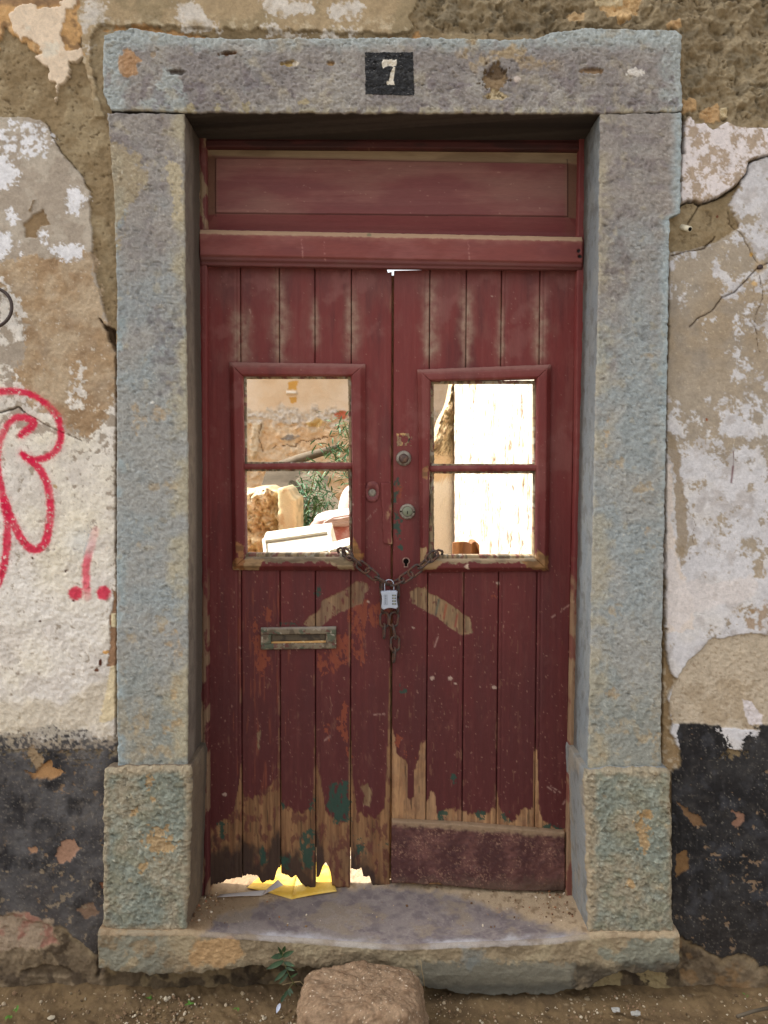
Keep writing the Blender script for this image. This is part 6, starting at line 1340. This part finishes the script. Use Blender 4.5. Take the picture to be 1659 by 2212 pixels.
# faded armchair
ac = empty('armchair', (-.4, 2.6, FLZ)); tag(ac, 'tipped faded red and white upholstered armchair among the rubble, seen in the left window', 'armchair')
def sup(name, u0, u1, v0, v1, y, dy, mat, par, boxy=3.2, amp=.04, seed=1, rot=0.0, fr_=1):
    a = at(u0, v0, y); b = at(u1, v1, y); return lumpy(name, ((a.x + b.x) / 2, y, (a.z + b.z) / 2), ((b.x - a.x) / 2, dy, (a.z - b.z) / 2), seed, mat, None, amp, boxy, 40, par, rot, fr_)
sup('seat', 672, 830, 1108, 1290, 2.6, .3, M_REDVINYL, ac, 3.6, .04, 3, .12); sup('backrest', 728, 840, 1046, 1200, 2.95, .12, M_PALEVINYL, ac, 3.4, .03, 5, -.12); sup('seat_top', 678, 830, 1100, 1136, 2.62, .30, M_PALEVINYL, ac, 3.4, .05, 7, .10)
for k in (0, 1): tube('piping', [at(683 + k * 4, 1190, 2.31), at(690 + k * 4, 1150, 2.30), at(702, 1128, 2.30), at(720, 1118, 2.30), at(760, 1112, 2.30)], .005, M_PALEVINYL, ac, 8) if k == 0 else None
gz = FLZ
for (a, b) in ((690, 2.42), (800, 2.42), (690, 2.8), (800, 2.8)):
    q = at(a, 1285, b); box('leg', (q.x, q.x + .05, b, b + .05, gz - .03, q.z + .02), M_CHAIRWOOD, ac)
adopt(ac)

# white plastic housings
def housing(name_, c4, y, depth, label, ribs=True):
    """c4: four front-top corners in image pixels, lying tilted"""
    t_ = empty(name_, at(c4[3][0], c4[3][1], y)); tag(t_, label, 'appliance', 'discarded white plastic appliance casings')
    A_, B_ = [at(u, v, y) for u, v in c4[:2]]; C_, D_ = [at(u, v, y - .14) for u, v in c4[2:]]       # TL, TR, BR, BL
    back_ = Vector((0, depth, .03))
    A2, B2 = A_ + back_, B_ + back_; nrm = (B_ - A_).cross(D_ - A_).normalized(); nrm = nrm if nrm.y < 0 else -nrm
    vs = [A_, B_, C_, D_, A2, B2, C_ + back_, D_ + back_]
    o = pymesh('casing', vs, [(0, 3, 2, 1), (0, 1, 5, 4), (1, 2, 6, 5), (3, 7, 6, 2), (0, 4, 7, 3), (4, 5, 6, 7)], M_WHITEPL, t_); md = o.modifiers.new('bevel', 'BEVEL'); md.width = .004; md.segments = 2
    w_ = (B_ - A_); h_ = (D_ - A_)
    def q(s_, u_, off): return A_ + w_ * s_ + h_ * u_ + nrm * off
    for (s0, s1, t0, t1) in ((.01, .99, .01, .10), (.01, .05, .10, .98), (.95, .99, .10, .98)):
        pymesh('rim', [q(s0, t0, .0), q(s1, t0, .0), q(s1, t1, .0), q(s0, t1, .0), q(s0, t0, .012), q(s1, t0, .012), q(s1, t1, .012), q(s0, t1, .012)], [(0, 3, 2, 1), (4, 5, 6, 7), (0, 1, 5, 4), (1, 2, 6, 5), (2, 3, 7, 6), (3, 0, 4, 7)], M_WHITEPL, t_)
    if ribs:
        for k in range(22):
            s0 = .40 + k * .024; pymesh('rib', [q(s0, .66, .0), q(s0 + .012, .66, .0), q(s0 + .012, 1.0, .0), q(s0, 1.0, .0), q(s0, .66, .006), q(s0 + .012, .66, .006), q(s0 + .012, 1.0, .006), q(s0, 1.0, .006)], [(0, 3, 2, 1), (4, 5, 6, 7), (0, 1, 5, 4), (1, 2, 6, 5), (2, 3, 7, 6), (3, 0, 4, 7)], M_WHITEPL, t_)
    adopt(t_)
housing('plastic_casing', [(566, 1169), (714, 1148), (727, 1200), (570, 1212)], 1.35, .12, 'large cream white plastic casing with ribs, tilted at the sill of the left window')
housing('plastic_casing', [(712, 1192), (770, 1176), (774, 1225), (706, 1225)], 1.15, .08, 'smaller white plastic casing behind the chain in the left window', False)
cr_ = at(650, 1212, 1.5); 
plk = empty('crate_stack', (cr_.x, 1.5, FLZ)); tag(plk, 'weathered wooden crate carrying the white plastic casings', 'crate')
zt_ = at(650, 1214, 1.3).z
for k in range(5): h0 = FLZ - .02 + k * (zt_ - FLZ) / 5; box('slat', (cr_.x - .3, cr_.x + .36, 1.16, 1.18, h0, h0 + (zt_ - FLZ) / 5 - .02), M_GREYWOOD, plk); box('slat', (cr_.x - .3, cr_.x + .36, 1.72, 1.74, h0, h0 + (zt_ - FLZ) / 5 - .02), M_GREYWOOD, plk)
for sx_, sy_ in ((-.3, 1.18), (.33, 1.18), (-.3, 1.69), (.33, 1.69)): box('post', (cr_.x + sx_, cr_.x + sx_ + .03, sy_ + .001, sy_ + .029, FLZ - .03, zt_ - .01), M_GREYWOOD, plk)
adopt(plk)

# planks, log and shrub
def plank(a, b, w_, th, label):
    a = Vector(a); b = Vector(b); d = (b - a).normalized(); sd = d.cross(Vector((0, 1, 0))).normalized() * w_ / 2; yy_ = Vector((0, th, 0))
    vs = [a - sd, a + sd, b + sd, b - sd]; vs = vs + [v_ + yy_ for v_ in vs]
    o = pymesh('plank', vs, BOXF, M_GREYWOOD); tag(o, label, 'plank', 'grey planks leaning in the courtyard'); return o
plank(at(600, 1180, 4.6), at(644, 1018, 5.3), .55, .03, 'broad grey plank leaning behind the shrub, left one')
plank(at(730, 1120, 4.4), at(655, 1022, 4.9), .18, .04, 'narrow grey plank slanting down to the right behind the shrub')
o = tube('log', [at(600, 1006, 5.2), at(650, 990, 5.0), at(690, 978, 4.9), at(730, 968, 4.8)], [.035, .04, .035, .03], M_GREYWOOD, None, 12); tag(o, 'bare grey log lying slantwise before the back wall', 'log')
def shrub(name, base, stems, leaves, L, W, label, seed):
    rr3 = random.Random(seed); t_ = empty(name, base); tag(t_, label, 'shrub'); V_ = []; F_ = []
    for si, pts in enumerate(stems): tube('stem', pts, [.012 * (1 - .7 * i / (len(pts) - 1)) for i in range(len(pts))], M_STEM, t_, 6)
    for k in range(leaves):
        pts = rr3.choice(stems); f_ = rr3.random() ** .8 * (len(pts) - 1); i = int(f_); i = min(i, len(pts) - 2); p_ = pts[i].lerp(pts[i + 1], f_ - i)
        p_ = p_ + Vector((rr3.gauss(0, .07), rr3.gauss(0, .07), rr3.gauss(0, .06)))
        d = Vector((rr3.gauss(0, 1), rr3.gauss(0, 1), rr3.gauss(.2, .8))); vs_, fs_ = leaf_geo(p_, d, Vector((rr3.gauss(0, .4), rr3.gauss(0, .4), 1)), L * (.6 + .8 * rr3.random()), W, .3)
        F_ += [tuple(x_ + len(V_) for x_ in f) for f in fs_]; V_ += vs_
    o = pymesh('foliage', V_, F_, M_SHRUB, t_, True); o['kind'] = 'stuff'; adopt(t_)
b0 = at(655, 1200, 3.9); b0.z = FLZ
sh_ = [[b0, at(650, 1240, 3.9), at(646, 1150, 3.85), at(650, 1095, 3.85)], [b0, at(665, 1230, 3.9), at(672, 1130, 3.9), at(684, 1085, 3.9), at(700, 1078, 3.85)], [b0, at(650, 1200, 3.9), at(660, 1120, 3.8), at(672, 1060, 3.8), at(680, 1022, 3.75)], [b0, at(655, 1230, 4), at(640, 1170, 4), at(636, 1110, 4)]]
shrub('shrub', b0, sh_, 1500, .065, .014, 'green narrow leaved shrub growing behind the armchair', 8)
b1 = at(800, 1200, 4.2); b1.z = FLZ
sh_ = [[b1, at(790, 1080, 4.2), at(760, 985, 4.2), at(735, 965, 4.2), at(722, 975, 4.15)], [b1, at(785, 1050, 4.2), at(752, 940, 4.2), at(740, 905, 4.2)], [b1, at(780, 1060, 4.2), at(745, 1000, 4.2), at(700, 985, 4.2)]]
shrub('shrub', b1, sh_, 520, .065, .014, 'second green shrub reaching in from the right side of the left window', 9)
